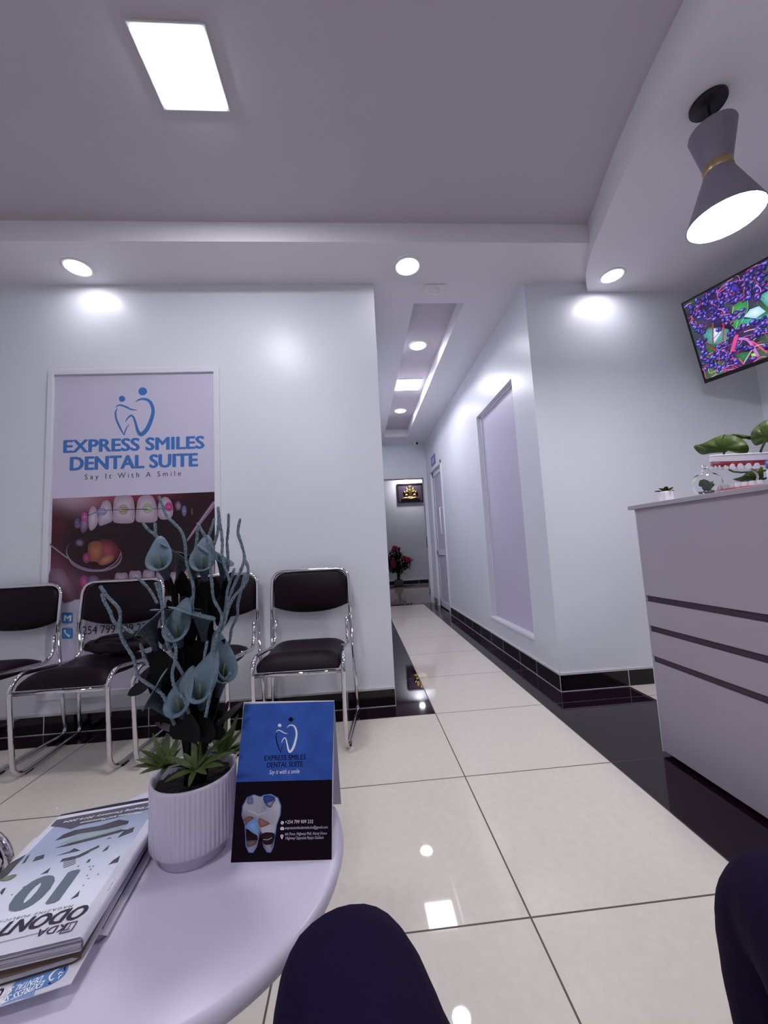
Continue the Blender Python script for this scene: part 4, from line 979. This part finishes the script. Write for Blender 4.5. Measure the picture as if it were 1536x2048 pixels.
# ================================================================== MAGAZINES
ZM = .5205
mTL, mBR = atZ(117, 1633, ZM), atZ(159, 1874, ZM)
sp1, sp2 = atZ(292, 1664, ZM), atZ(159, 1872, ZM)
vax = (sp2 - sp1).normalized()                          # down the spine, towards the camera
tx = (mTL - atZ(293, 1602, ZM)).normalized()            # along the head, away from the spine
den = tx.x * vax.y - tx.y * vax.x
dd = mBR - mTL; sc_ = (dd.x * vax.y - dd.y * vax.x) / den
mTR = mTL + tx * sc_; mBL = mTL + (mBR - mTR)
def magazine(name, label, tr, u, v, W, L, z0, z1, cover, grp='magazines on the round table', cat='magazine', curl=0, pages=True):
    ctr_ = tr + u * W / 2 + v * L / 2; t = thing(name, label, cat, (ctr_.x, ctr_.y, z0), grp)
    n, m = 20, 8; bm = B(); c = 0
    def P(i, j, top):
        a = i / n; b = j / m; p = tr + u * W * a + v * L * b
        h = (z1 - z0); e = max(0, 1 - (a * W / (h * .8)) ** 1.0) if a * W < h * .8 else 0   # rounded spine
        zz = (z1 - h * .45 * e ** 2) if top else (z0 + h * .45 * e ** 2)
        if top: zz -= h * .25 * max(0, (a - .6) / .4)
        return Vector((p.x, p.y, zz)) - u * (h * .12 * e)
    for top in (1, 0):
        g = [[bm.verts.new(P(i, j, top)) for j in range(m + 1)] for i in range(n + 1)]
        for i in range(n):
            for j in range(m):
                f = bm.faces.new((g[i][j], g[i + 1][j], g[i + 1][j + 1], g[i][j + 1])); f.smooth = True
        if top: gt = g
        else: gb = g
    for i in range(1): pass
    for j in range(m): bm.faces.new((gt[0][j], gb[0][j], gb[0][j + 1], gt[0][j + 1]))
    obj('cover', bm, cover, t)
    if pages:
        bm = B(); k = .0009
        ring_t = [P(i, 0, 1) - Vector((0, 0, k)) + v * .0015 for i in range(n + 1)]; ring_b = [P(i, 0, 0) + Vector((0, 0, k)) + v * .0015 for i in range(n + 1)]
        ring_t2 = [P(i, m, 1) - Vector((0, 0, k)) - v * .0015 for i in range(n + 1)]; ring_b2 = [P(i, m, 0) + Vector((0, 0, k)) - v * .0015 for i in range(n + 1)]
        rows = [[bm.verts.new(p) for p in r_] for r_ in (ring_t, ring_b, ring_b2, ring_t2)]
        for a in range(4):
            x, y = rows[a], rows[(a + 1) % 4]
            for i in range(n): bm.faces.new((x[i], x[i + 1], y[i + 1], y[i]))
        bm.faces.new([r_[n] for r_ in rows]); bm.faces.new([r_[0] for r_ in rows])
        obj('pages', bm, M['pages'], t)
    return t
Wm, Lm = (mTL - mTR).length, (mBR - mTR).length
def rot(v, a): return Vector((v.x * math.cos(a) - v.y * math.sin(a), v.x * math.sin(a) + v.y * math.cos(a), 0))
# bottom of the pile first
q = atZ(212, 1866, .489); magazine('magazine', 'white spined magazine at the bottom of the pile, lying on the table', q - rot(vax, .02) * .262, rot(tx, .02), rot(vax, .02), .20, .262, TZ + .0003, .490, M['paper'])
q = atZ(205, 1853, .4955); tnavy = magazine('magazine', 'dark navy magazine second from the bottom of the pile', q - rot(vax, .015) * .272, rot(tx, .015), rot(vax, .015), .20, .272, .4904, .4962, mat('navy_cover', (.02, .018, .04), .3))
pr = Print((0, 0, .4962), (0, 0, 1), .000012, gain=1.6, tr=lambda u, v: (u * .248, 1540 + v * .248))
pr.poly([(1085, 822), (1000, 850), (880, 1040), (900, 1046), (930, 1040), (985, 990)], '#2c4f96', '#3560a8'); pr.poly([(930, 1044), (850, 1066), (800, 1160), (880, 1110)], '#4a3f70'); pr.poly([(880, 1110), (800, 1170), (790, 1210), (840, 1200)], '#3a2038', '#54324a')
pr.build('print', INK, tnavy)
# white flyer
q = atZ(142, 1967, .4975); va = (atZ(142, 1967, .4975) - atZ(205, 1853, .4975)).normalized(); ta = (atZ(0, 2013, .4975) - q).normalized()
fl = q - va * .29
tf = thing('flyer', 'white flyer with blue clinic logo sticking out under the magazines', 'flyer', (q.x, q.y, .4965))
bm = B(); n = 10
for k in (0, 1):
    pass
pp = [q, q + ta * .20, q + ta * .20 - va * .29, q - va * .29]
prism(bm, [(p.x, p.y) for p in pp], .4966, .4975); obj('sheet', bm, M['paper'], tf)
G6 = lambda u, v: (u * .16927, 1760 + v * .16927)
pr = Print((0, 0, .4975), (0, 0, 1), .000012, gain=1.5, tr=G6)
pr.curve([(800, 985), (805, 1050), (740, 1150), (600, 1240), (440, 1300), (200, 1380), (60, 1430), (110, 1340), (190, 1200), (420, 1100), (640, 1000), (790, 960)], '#4f6d9c', '#5577a8')
pr.poly([(400, 1370), (420, 1310), (200, 1370), (20, 1470), (0, 1490), (200, 1420)], '#6a83ab')
pr.text('EXPRESS SMILES', (535, 1180), (-150, 1470), .0076, '#cfd3ea', fat=FAT2, up=va); pr.text('DENTAL SUITE', (520, 1125), (-40, 1335), .0072, '#cfd3ea', fat=FAT2, up=va)
pr.stroke([(700, 1050), (640, 1080), (585, 1150), (600, 1185), (640, 1160)], [6, 16, 22, 16, 5], '#cfd3ea'); pr.stroke([(690, 1120), (710, 1090), (745, 1100)], 10, '#cfd3ea'); pr.ell(765, 1050, 14, 26, '#1c2a60'); pr.ell(585, 1222, 20, 14, '#1c2a60'); pr.stroke([(690, 1170), (700, 1140), (730, 1120)], 9, '#cfd3ea')
pr.text('G', (80, 1262), (-20, 1300), .016, '#241c2c', fat=FAT2, up=va)
pr.build('print', INK_MATT, tf)
q = atZ(160, 1911, .5045); magazine('magazine', 'brown covered magazine under the topmost one, its lower edge showing', q - rot(vax, .075) * (Lm + .012), rot(tx, .075), rot(vax, .075), Wm - .005, Lm + .012, .4982, .5048, M['brown'])
ctr_ = mTR + tx * Wm / 2 + vax * Lm / 2
tt = thing('magazine', 'topmost magazine with ODONTO title and large number 10 on its cover', 'magazine', (ctr_.x, ctr_.y, .5052), 'magazines on the round table')
zlo, zhi = .5052, ZM; HH = zhi - zlo
def sheet_loop(bm, j, nl, short):
    n = 26; top = []; bot = []
    for i in range(n + 1):
        a = Wm * (i / n) ** 1.7
        k = min(1, a / (Wm * .55)); k = k * k * (3 - 2 * k)
        d = (.0007 * j) * (1 - k) + (HH / 2 * j / nl) * k
        top.append((a, zhi - d)); bot.append((a, zlo + d))
    rad = HH / 2 - .0007 * j; mid = (zhi + zlo) / 2
    arc = [(-rad * .55 * math.sin(R_(q_)), mid + rad * math.cos(R_(q_))) for q_ in range(15, 180, 15)]
    prof = top[::-1] + arc + bot
    rows = [[bm.verts.new(mTR + tx * a + vax * b - Vector((0, 0, ZM)) + Vector((0, 0, z))) for a, z in prof] for b in (short, Lm - short)]
    for i in range(len(prof) - 1): bm.faces.new((rows[0][i], rows[0][i + 1], rows[1][i + 1], rows[1][i])).smooth = True
bm = B(); sheet_loop(bm, 0, 9, 0); obj('cover', bm, mat('glossy_cover', (.70, .69, .78), .3), tt)
for j_ in range(1, 9):
    bm = B(); sheet_loop(bm, j_, 9, .001 + .0004 * (j_ % 3)); obj('page', bm, M['paper'], tt)
H3 = lambda u, v: (u * .24812, 1540 + v * .24812)
pr = Print((0, 0, ZM), (0, 0, 1), .000012, gain=1.45, tr=H3)
def cover(u, v, x, y):
    c = mix('#75829c', '#acb4c2', v * 1.5 + .25 * noise.noise(Vector((x * .01, y * .01, 2)))); c = mix(c, '#c6cad6', max(0, v - .38) * 2.6 + .2 * noise.noise(Vector((x * .02, y * .02, 7)))); return c
# cover picture limits on the plane, drawn in the plane's own axes
def mp(a, b): return mTR + tx * a + vax * b      # a from the spine, b from the head
n1, n2 = 24, 28; V = []; C = []
for j in range(n2 + 1):
    for i in range(n1 + 1):
        a, b = .012 + (Wm - .022) * i / n1, .012 + (Lm * .80) * j / n2; V.append(mp(a, b)); w_ = V[-1]; C.append(pr.c(cover(i / n1, j / n2, w_.x * 900, w_.y * 900)))
pr.add(V, C, [(j * (n1 + 1) + i, j * (n1 + 1) + i + 1, (j + 1) * (n1 + 1) + i + 1, (j + 1) * (n1 + 1) + i) for j in range(n2) for i in range(n1)], world=True)
hd = [mp(.01, .008), mp(Wm - .012, .008), mp(Wm - .020, .020), mp(Wm - .06, .030), mp(.09, .026), mp(.01, .034)]
pr.poly([(455, 402), (900, 318), (1290, 243), (1290, 300), (1180, 322), (900, 395), (640, 448), (570, 478), (490, 462), (405, 455)], '#474753')
DK = '#37343a'
for p in ([(440, 572), (510, 520), (600, 485), (800, 450), (960, 400), (1040, 410), (1030, 435), (860, 480), (640, 515), (540, 545)], [(435, 632), (560, 590), (760, 540), (960, 480), (1025, 480), (960, 505), (760, 560), (560, 610)],
          [(445, 695), (560, 655), (600, 630), (650, 650), (560, 670)], [(470, 748), (620, 690), (800, 605), (800, 622), (640, 700)], [(505, 715), (620, 690), (730, 662), (640, 705), (480, 745)], [(945, 548), (1000, 490), (1085, 458), (1070, 500)], [(855, 560), (880, 545), (905, 548)],
          [(260, 740), (290, 700), (360, 680), (350, 715)], [(325, 845), (360, 820), (410, 785), (385, 830)], [(0, 830), (90, 745), (215, 678), (130, 770), (60, 850), (0, 885)], [(175, 760), (215, 700), (245, 676), (205, 745)],
          [(820, 662), (850, 630), (885, 605), (865, 645)], [(870, 768), (915, 725), (970, 690), (950, 745), (915, 752)], [(690, 752), (715, 722), (732, 716), (722, 742)], [(565, 1045), (610, 1005), (645, 970), (630, 1020)], [(0, 990), (20, 960), (50, 950), (15, 1010)], [(178, 950), (205, 934), (195, 950)]):
    pr.poly(p, DK, '#4c4e52')
pr.poly([(640, 515), (860, 480), (1030, 435), (980, 480), (760, 540), (560, 590), (480, 600)], '#7d8c90', '#8b9a9c'); pr.curve([(0, 885), (80, 850), (135, 845), (90, 885), (20, 900)], '#5a6250', '#76806a')
for x, y in ((700, 850), (710, 875), (790, 840), (730, 800), (720, 778), (750, 775), (630, 775), (95, 1005), (135, 1010), (670, 930), (570, 705)): pr.poly([(x - 9, y + 7), (x + 10, y - 8), (x + 4, y + 6)], DK)
for k in range(5): pr.stroke([(510, 790 - 14 * k), (560, 772 - 14 * k), (610, 752 - 12 * k)], 5, '#5a5e64')
upv = vax
def mtext(s_, a0, b0, width, h, c, bold=0, shear=0, spacing=1.0, fat=((0, 0),)):
    vs_, fs = text_mesh(s_, bold, shear, spacing); xa = min(p.x for p in vs_); xb = max(p.x for p in vs_); o0 = mp(a0, b0)
    for dx, dy in fat: pr.add([o0 + tx * ((p.x - xa) * width / (xb - xa) + dx * h) + vax * (p.y / .729 + dy) * h for p in vs_], [pr.c(c)] * len(vs_), fs, world=True)
def ab(u, v):
    p = on_plane(*H3(u, v), (0, 0, ZM), Vector((0, 0, 1))) - mTR; M2 = tx.x * vax.y - tx.y * vax.x
    return (p.x * vax.y - p.y * vax.x) / M2, (tx.x * p.y - tx.y * p.x) / M2
o = ab(728, 1085); mtext('ODONTO', o[0], o[1], .112, ab(690, 1180)[1] - o[1] + .002, '#2b2433', shear=.15, fat=FAT)
o = ab(672, 795); o2 = ab(95, 1165); mtext('10', o[0] + .004, o[1] + .002, ab(350, 890)[0] - o[0] + .012, o2[1] - o[1] - .004, '#5b6870', shear=-.05, fat=[(x * 1.25, y * 1.1) for x, y in FAT])
o = ab(590, 1092); mtext('MAGAZINE PUBLICATION OF DENTAL', o[0], o[1] - .001, .150, .0040, '#4a4652', spacing=1.3)
o = ab(555, 1235); mtext('KDA', o[0], o[1], .030, .0105, '#2b2433', fat=FAT2)
o = ab(625, 1222)
for k in range(4):
    c4_ = [(0, 0), (.012, 0), (.012, .012), (0, .012)]; a_, b_ = c4_[k], c4_[(k + 1) % 4]
    d_ = Vector((b_[0] - a_[0], b_[1] - a_[1])); nn_ = Vector((-d_.y, d_.x)).normalized() * .0007
    pr.add([mp(o[0] + a_[0] - nn_.x, o[1] + a_[1] - nn_.y), mp(o[0] + b_[0] - nn_.x, o[1] + b_[1] - nn_.y), mp(o[0] + b_[0] + nn_.x, o[1] + b_[1] + nn_.y), mp(o[0] + a_[0] + nn_.x, o[1] + a_[1] + nn_.y)], [pr.c('#3a3440')] * 4, [(0, 1, 2, 3)], world=True)
mtext('T', o[0] + .003, o[1] + .002, .006, .008, '#3a3440')
a0, b0 = ab(410, 1292); pr.add([mp(a0, b0), mp(Wm - .004, b0 + .003), mp(Wm - .004, b0 + .0037), mp(a0, b0 + .0007)], [pr.c('#4a4652')] * 4, [(0, 1, 2, 3)], world=True)
for s_, e_ in (('of Shaping Dentistry 2014-2024', ((1230, 285), (520, 418))), ('Milestones and Momentum', ((1150, 328), (650, 428)))):
    (a1, b1), (a2, b2) = ab(*e_[0]), ab(*e_[1]); mtext(s_, a1, (b1 + b2) / 2, a2 - a1, .0056, '#d6d8e4', shear=.2, fat=FAT2)
for v_ in (905, 945): pr.stroke([(912 - (v_ - 905) * .6, v_ + 6), (890 - (v_ - 905) * .6, v_ + 34)], 3, '#5c5660', 0)
pr.build('print', INK, tt)

# ================================================================== FLOWER ARRANGEMENT
PC = Vector((-.29, .69, TZ))
t = thing('flower_arrangement', 'artificial blue calla lilies and glitter twigs in a white fluted pot on the table', 'flower arrangement', PC)
NF = 58
def flute(a, r, z): return 1 + (.019 * (abs(math.cos(a * NF / 2)) ** .7 - .6) if .026 < z < .112 and r > .0585 else 0)
bm = B()
prof = [(.001, .0003), (.048, .0003), (.050, .002), (.0505, .018), (.060, .021), (.0635, .024), (.0648, .028), (.0648, .04), (.0648, .07), (.0648, .105), (.0648, .111), (.0648, .117), (.0640, .120), (.0615, .1205), (.0595, .118), (.0590, .108), (.0585, .102)]
lathe(bm, prof, NF * 6, PC, flute); obj('pot', bm, M['ceramic'], t)
bm = B(); bmesh.ops.create_grid(bm, x_segments=24, y_segments=24, size=.058)
for v in list(bm.verts):
    if v.co.length > .0588: bm.verts.remove(v)
for v in bm.verts: v.co = Vector((PC.x + v.co.x, PC.y + v.co.y, PC.z + .106 + .004 * noise.noise(v.co * 60)))
obj('soil', bm, M['soil'], t)
S2 = lambda u, v, d=0.0: atY(180 + u * .24740, 960 + v * .24740, PC.y + d)
random.seed(3)
# calla lilies: (mouth px, tail px, depth offset, facing angle about the stem, size)
def calla(mouth, tail, dep, phi, size=1.0, lean=0.0):
    a = S2(*mouth, dep - .012); b = S2(*tail, dep + .006); ax = (a - b); L = ax.length; ax.normalize()
    ref = Vector((math.sin(phi), -math.cos(phi), 0)); fr = (ref - ax * ref.dot(ax)).normalized(); sd = ax.cross(fr)
    bm = B(); nu, nv_ = 28, 14; rows = []
    for j in range(nv_ + 1):
        v = j / nv_; row = []
        for i in range(nu + 1):
            th_ = (i / nu) * 2 * PI * 1.04 - PI * .02         # 0 = front seam
            back = .5 - .5 * math.cos(th_)                     # 1 at the back tip
            H = L * (.66 + .60 * back ** 1.25 + .20 * back ** 9) * size
            r_ = (.0030 + .0105 * v ** 1.35 + .0030 * max(0, v - .62) ** 1.2 * 2.6) * size
            r_ *= 1 + .05 * math.sin(3 * th_ + tail[0])
            tipf = back ** 8 * max(0, v - .6) * .045
            out = -fr * tipf * size
            cur = max(0, v - .72) / .28                        # rolled rim
            z = H * v - .006 * size * cur ** 2 * (1 - .2 * back)
            ex = .0038 * size * cur ** 1.5
            d_ = fr * math.cos(th_) + sd * math.sin(th_)
            row.append(bm.verts.new(b + ax * z + d_ * (r_ + ex) + out))
        rows.append(row)
    for p, q_ in zip(rows, rows[1:]):
        for i in range(nu): bm.faces.new((p[i], p[i + 1], q_[i + 1], q_[i])).smooth = True
    o = obj('calla_lily', bm, [M['lily'], M['lily_in']], t, recalc=True)
    sm = o.modifiers.new('thick', 'SOLIDIFY'); sm.thickness = .0014; sm.offset = -1; sm.material_offset = 1
    bm = B(); tube(bm, [b + ax * L * .3, b + ax * L * .65 + fr * .001, b + ax * L * .98 + fr * .002], [.0020, .0022, .0012], 7); obj('spadix', bm, M['spadix'], o)
    return b, ax
FL = [((545, 600), (622, 800), -.030, .15, 1.05), ((745, 590), (715, 805), .020, 2.6, 1.1), ((905, 600), (930, 815), -.010, .1, 1.05), ((1060, 590), (1075, 805), .015, 1.9, 1.0), ((820, 590), (850, 790), .035, 2.9, 1.0),
      ((470, 1150), (535, 1375), -.020, -1.9, 1.15), ((695, 1160), (735, 1345), -.035, -.1, 1.12), ((880, 1070), (925, 1295), -.02, 2.4, 1.15), ((600, 1000), (650, 1170), .03, 3.0, .9), ((830, 990), (860, 1180), .03, 3.0, .9),
      ((895, 1640), (905, 1850), -.040, -.15, 1.2), ((1085, 1480), (1035, 1745), -.01, .8, 1.15), ((705, 1760), (765, 1930), -.045, -.35, 1.15), ((500, 1720), (630, 1900), -.02, -1.6, 1.2), ((640, 1250), (690, 1380), .01, -.9, .8)]
for mth, tl, dp, phi, sz in FL:
    b, ax = calla(mth, tl, dp, phi, sz)
    bm = B(); root = PC + Vector((random.uniform(-.018, .018), random.uniform(-.018, .018), .104))
    tube(bm, catmull([b + ax * .006, b - ax * .03, (b + root * 2) / 3 + Vector((random.uniform(-.01, .01), random.uniform(-.01, .01), 0)), root], 6), .0032, 7); obj('stem', bm, M['darkleaf'], t)
TW_ = [([(555, 130), (590, 215), (620, 290), (680, 350), (740, 420), (770, 520), (775, 620), (800, 740), (835, 860), (830, 1000)], -.02), ([(425, 345), (470, 400), (520, 440), (578, 512), (600, 640)], .01), ([(525, 345), (528, 400), (530, 440), (560, 490)], .012),
       ([(865, 345), (910, 420), (965, 520), (968, 620), (970, 700), (985, 830), (1000, 960), (1065, 1100), (1030, 1240), (1000, 1370), (1020, 1480), (1035, 1560), (1090, 1610), (1135, 1560)], -.03), ([(1035, 215), (1045, 320), (1062, 420), (1070, 520), (1068, 620), (1100, 730), (1130, 820)], -.01),
       ([(1120, 270), (1118, 390), (1108, 500), (1115, 620), (1115, 740)], .02), ([(1215, 310), (1196, 420), (1225, 520), (1248, 630), (1215, 740), (1160, 860), (1110, 1000), (1090, 1120), (1030, 1260)], -.01), ([(1248, 640), (1278, 720), (1255, 840), (1160, 950), (1110, 1070), (1080, 1180), (1010, 1280), (995, 1390)], -.025),
       ([(1168, 712), (1140, 800), (1110, 900), (1100, 1000), (1080, 1110), (1050, 1230)], .005), ([(1255, 750), (1220, 900), (1195, 1000), (1190, 1100), (1145, 1200), (1130, 1300), (1080, 1400)], .015), ([(365, 775), (430, 830), (490, 900), (545, 1000)], .01),
       ([(530, 825), (555, 900), (575, 970), (590, 1080), (600, 1180), (660, 1270), (692, 1350), (690, 1450), (665, 1570), (690, 1690), (760, 1770), (800, 1890)], -.055), ([(560, 820), (570, 900), (580, 1000), (592, 1110), (610, 1220), (625, 1320), (680, 1440), (740, 1550), (800, 1640)], -.035),
       ([(80, 855), (110, 900), (150, 950), (225, 1030), (245, 1090), (240, 1180), (255, 1270), (310, 1370), (355, 1450), (375, 1540), (400, 1600), (500, 1670), (580, 1730), (620, 1800), (640, 1880), (685, 1980)], -.05), ([(95, 915), (120, 990), (160, 1060), (185, 1130), (220, 1170), (290, 1205), (355, 1240)], -.045),
       ([(405, 1320), (425, 1380), (435, 1430), (468, 1495)], -.03), ([(1005, 310), (985, 380), (955, 455), (905, 510), (880, 560)], .015), ([(1040, 245), (1035, 400), (1010, 500), (985, 560)], 0.0), ([(870, 380), (865, 470), (850, 560)], .02), ([(1025, 1550), (990, 1640), (965, 1760), (935, 1915)], -.06), ([(820, 940), (830, 1040), (810, 1120)], -.02), ([(950, 1300), (930, 1400), (925, 1460)], -.03)]
for p, dp in TW_:
    q = catmull([S2(a, b, dp) for a, b in p], 8); rr = [.0024 + .0007 * noise.noise(v * 900) + .0004 * random.random() for v in q]; rr[0] = .0012
    bm = B(); tube(bm, q, rr, 8); obj('glitter_twig', bm, M['twig'], t)
# dark leaves: base, tip, depth, half width (m)
DL = [((480, 1640), (305, 1740), -.02, .010), ((560, 1500), (470, 1400), -.01, .012), ((640, 1560), (520, 1340), -.015, .014), ((650, 1700), (560, 1520), -.01, .014), ((760, 1500), (700, 1330), 0, .014), ((860, 1560), (800, 1330), 0, .015), ((900, 1500), (880, 1280), -.01, .014),
      ((960, 1450), (1000, 1180), .0, .014), ((820, 1300), (760, 1080), .01, .013), ((760, 1250), (720, 1000), .015, .012), ((700, 950), (605, 790), .0, .008), ((760, 940), (740, 740), .01, .010), ((850, 960), (830, 830), .0, .012), ((930, 980), (930, 800), -.005, .013), ((1000, 960), (1020, 790), 0, .012), ((1080, 1000), (1150, 740), .01, .010),
      ((1060, 1180), (1100, 900), .012, .014), ((980, 1100), (950, 860), .012, .014), ((860, 1120), (820, 900), .015, .016), ((1030, 1360), (1095, 1285), -.01, .005), ((930, 1480), (1020, 1380), -.01, .008), ((840, 1800), (830, 1560), .01, .016), ((720, 1720), (640, 1480), .012, .017), ((640, 1830), (470, 1560), .01, .013), ((980, 1820), (1030, 1500), .012, .016), ((560, 1580), (520, 1480), 0, .012),
      ((700, 2050), (560, 1870), -.02, .010), ((720, 2100), (760, 1900), -.05, .017), ((820, 2120), (830, 1880), -.055, .019), ((930, 2120), (940, 1900), -.05, .018), ((1010, 2100), (1020, 1960), -.04, .015), ((880, 2000), (860, 1750), .0, .018), ((780, 2000), (760, 1700), .005, .018), ((960, 2000), (990, 1760), .01, .016), ((680, 1990), (640, 1820), 0, .012), ((870, 1700), (860, 1400), .015, .018), ((780, 1500), (790, 1220), .02, .018), ((920, 1350), (960, 1080), .02, .016), ((620, 1330), (560, 1190), .01, .010), ((700, 1150), (640, 960), .02, .010)]
for a, b, dp, wd in DL:
    p0 = S2(*a, dp + .01); p1 = S2(*b, dp); bm = B(); d = p1 - p0
    blade(bm, p0, d, d.length, wd * 1.02, random.uniform(-.12, .12), up=(random.uniform(-.35, .35), -1, .3), n=8, fold=.12); obj('dark_leaf', bm, M['darkleaf'], t, recalc=False)
for a, b, dp, wd in (((1020, 1990), (1235, 1790), -.01, .0055), ((1080, 1900), (1120, 1785), .01, .004), ((700, 2030), (520, 1960), -.02, .005)):
    p0 = S2(*a, dp); p1 = S2(*b, dp); bm = B(); d = p1 - p0
    blade(bm, p0, d, d.length, wd, .05, up=(.2, -1, .5), n=8); obj('grey_leaf', bm, M['greyleaf'], t, recalc=False)
# green rosettes around the rim
S6 = lambda u, v, d=0.0: atY(270 + u * .17585, 1400 + v * .17585, PC.y + d)
RS = [((690, 790), -.030, [(640, 450, 0), (735, 505, .01), (985, 455, -.01), (1060, 630, -.02), (945, 770, -.028), (780, 850, -.03), (610, 985, -.035), (360, 940, -.03), (385, 675, -.02), (810, 420, .02), (560, 640, 0)]),
      ((370, 760), -.005, [(165, 510, -.01), (340, 390, 0), (470, 480, 0), (120, 610, -.02), (60, 700, -.02), (10, 775, -.025), (85, 840, -.03), (300, 850, -.03), (280, 500, .01), (185, 640, 0), (470, 730, -.02), (420, 560, .01)]),
      ((1000, 640), .015, [(1150, 245, .02), (1020, 250, .03), (1190, 370, 0), (1255, 515, -.01), (1200, 575, -.01), (930, 480, 0), (870, 440, .01), (1130, 330, .02), (1060, 400, 0), (1010, 420, 0), (1100, 610, -.02)])]
for cpt, dp, tips in RS:
    c = S6(*cpt, dp); c.z = max(c.z, PC.z + .108); bm = B()
    for u, v, dd_ in tips:
        tip = S6(u, v, dp + dd_); d = tip - c; Lf = d.length
        up = (0, -.5, 1) if abs(d.normalized().z) < .8 else (0, -1, .2)
        d2 = d + Vector((0, 0, Lf * .22)); blade(bm, c, d2, d2.length, .0048, .24, up=up, n=8, fold=.25)
    for k in range(7):
        a = random.uniform(0, 6.28); d2 = Vector((math.cos(a), math.sin(a), random.uniform(.5, 1.4))); blade(bm, c, d2, random.uniform(.026, .042), .0045, .3, n=6, fold=.25)
    obj('leaf_rosette', bm, M['green'], t, recalc=False)

# ================================================================== THE SEATED PERSON (legs only are in view)
t = thing('person', 'seated person in dark navy trousers, only both knees in view at the bottom', 'person', (.2, .45, 0))
me = bpy.data.meshes.new('trousers'); bm = B()
pelvis = bm.verts.new((.20, -.22, .53)); sk = [(.14, .12)]
def chain(start, pts):
    prev = start
    for p, r_ in pts:
        v = bm.verts.new(p); bm.edges.new((prev, v)); sk.append(r_ if isinstance(r_, tuple) else (r_, r_)); prev = v
chain(pelvis, [((.10, -.16, .52), .105), ((.055, .05, .505), .098), ((.010, .26, .505), .090), ((-.022, .395, .506), .085), ((-.034, .450, .498), .080), ((-.036, .480, .42), .066), ((-.032, .452, .26), .062), ((-.03, .43, .10), .058)])
chain(pelvis, [((.30, -.16, .52), .105), ((.36, .05, .51), .10), ((.437, .28, .495), .096), ((.480, .39, .496), .094), ((.510, .462, .488), .088), ((.500, .478, .40), .086), ((.500, .46, .26), .066), ((.495, .44, .10), .060)])
bmesh.ops.translate(bm, verts=bm.verts, vec=-wloc(t)); bm.verts.index_update(); bm.to_mesh(me); bm.free()
tr = bpy.data.objects.new('trousers', me); COL.objects.link(tr); tr.parent = t; me.materials.append(M['navy'])
sm = tr.modifiers.new('skin', 'SKIN'); sm.use_smooth_shade = True
for d_, r_ in zip(me.skin_vertices[0].data, sk): d_.radius = r_
me.skin_vertices[0].data[0].use_root = True
s2 = tr.modifiers.new('sub', 'SUBSURF'); s2.levels = 3; s2.render_levels = 3
tex = bpy.data.textures.new('folds', 'CLOUDS'); tex.noise_scale = .09
dm = tr.modifiers.new('folds', 'DISPLACE'); dm.texture = tex; dm.strength = .012; dm.mid_level = .5
for fx in (-.03, .495):
    bm = B(); vs0 = blob(bm, (fx, .50, .045), (.048, .135, .05), 20, 14)
    for v in vs0:
        if v.co.z < .012: v.co.z = .001
    so = obj('shoe', bm, M['shoe'], t, smooth=True)
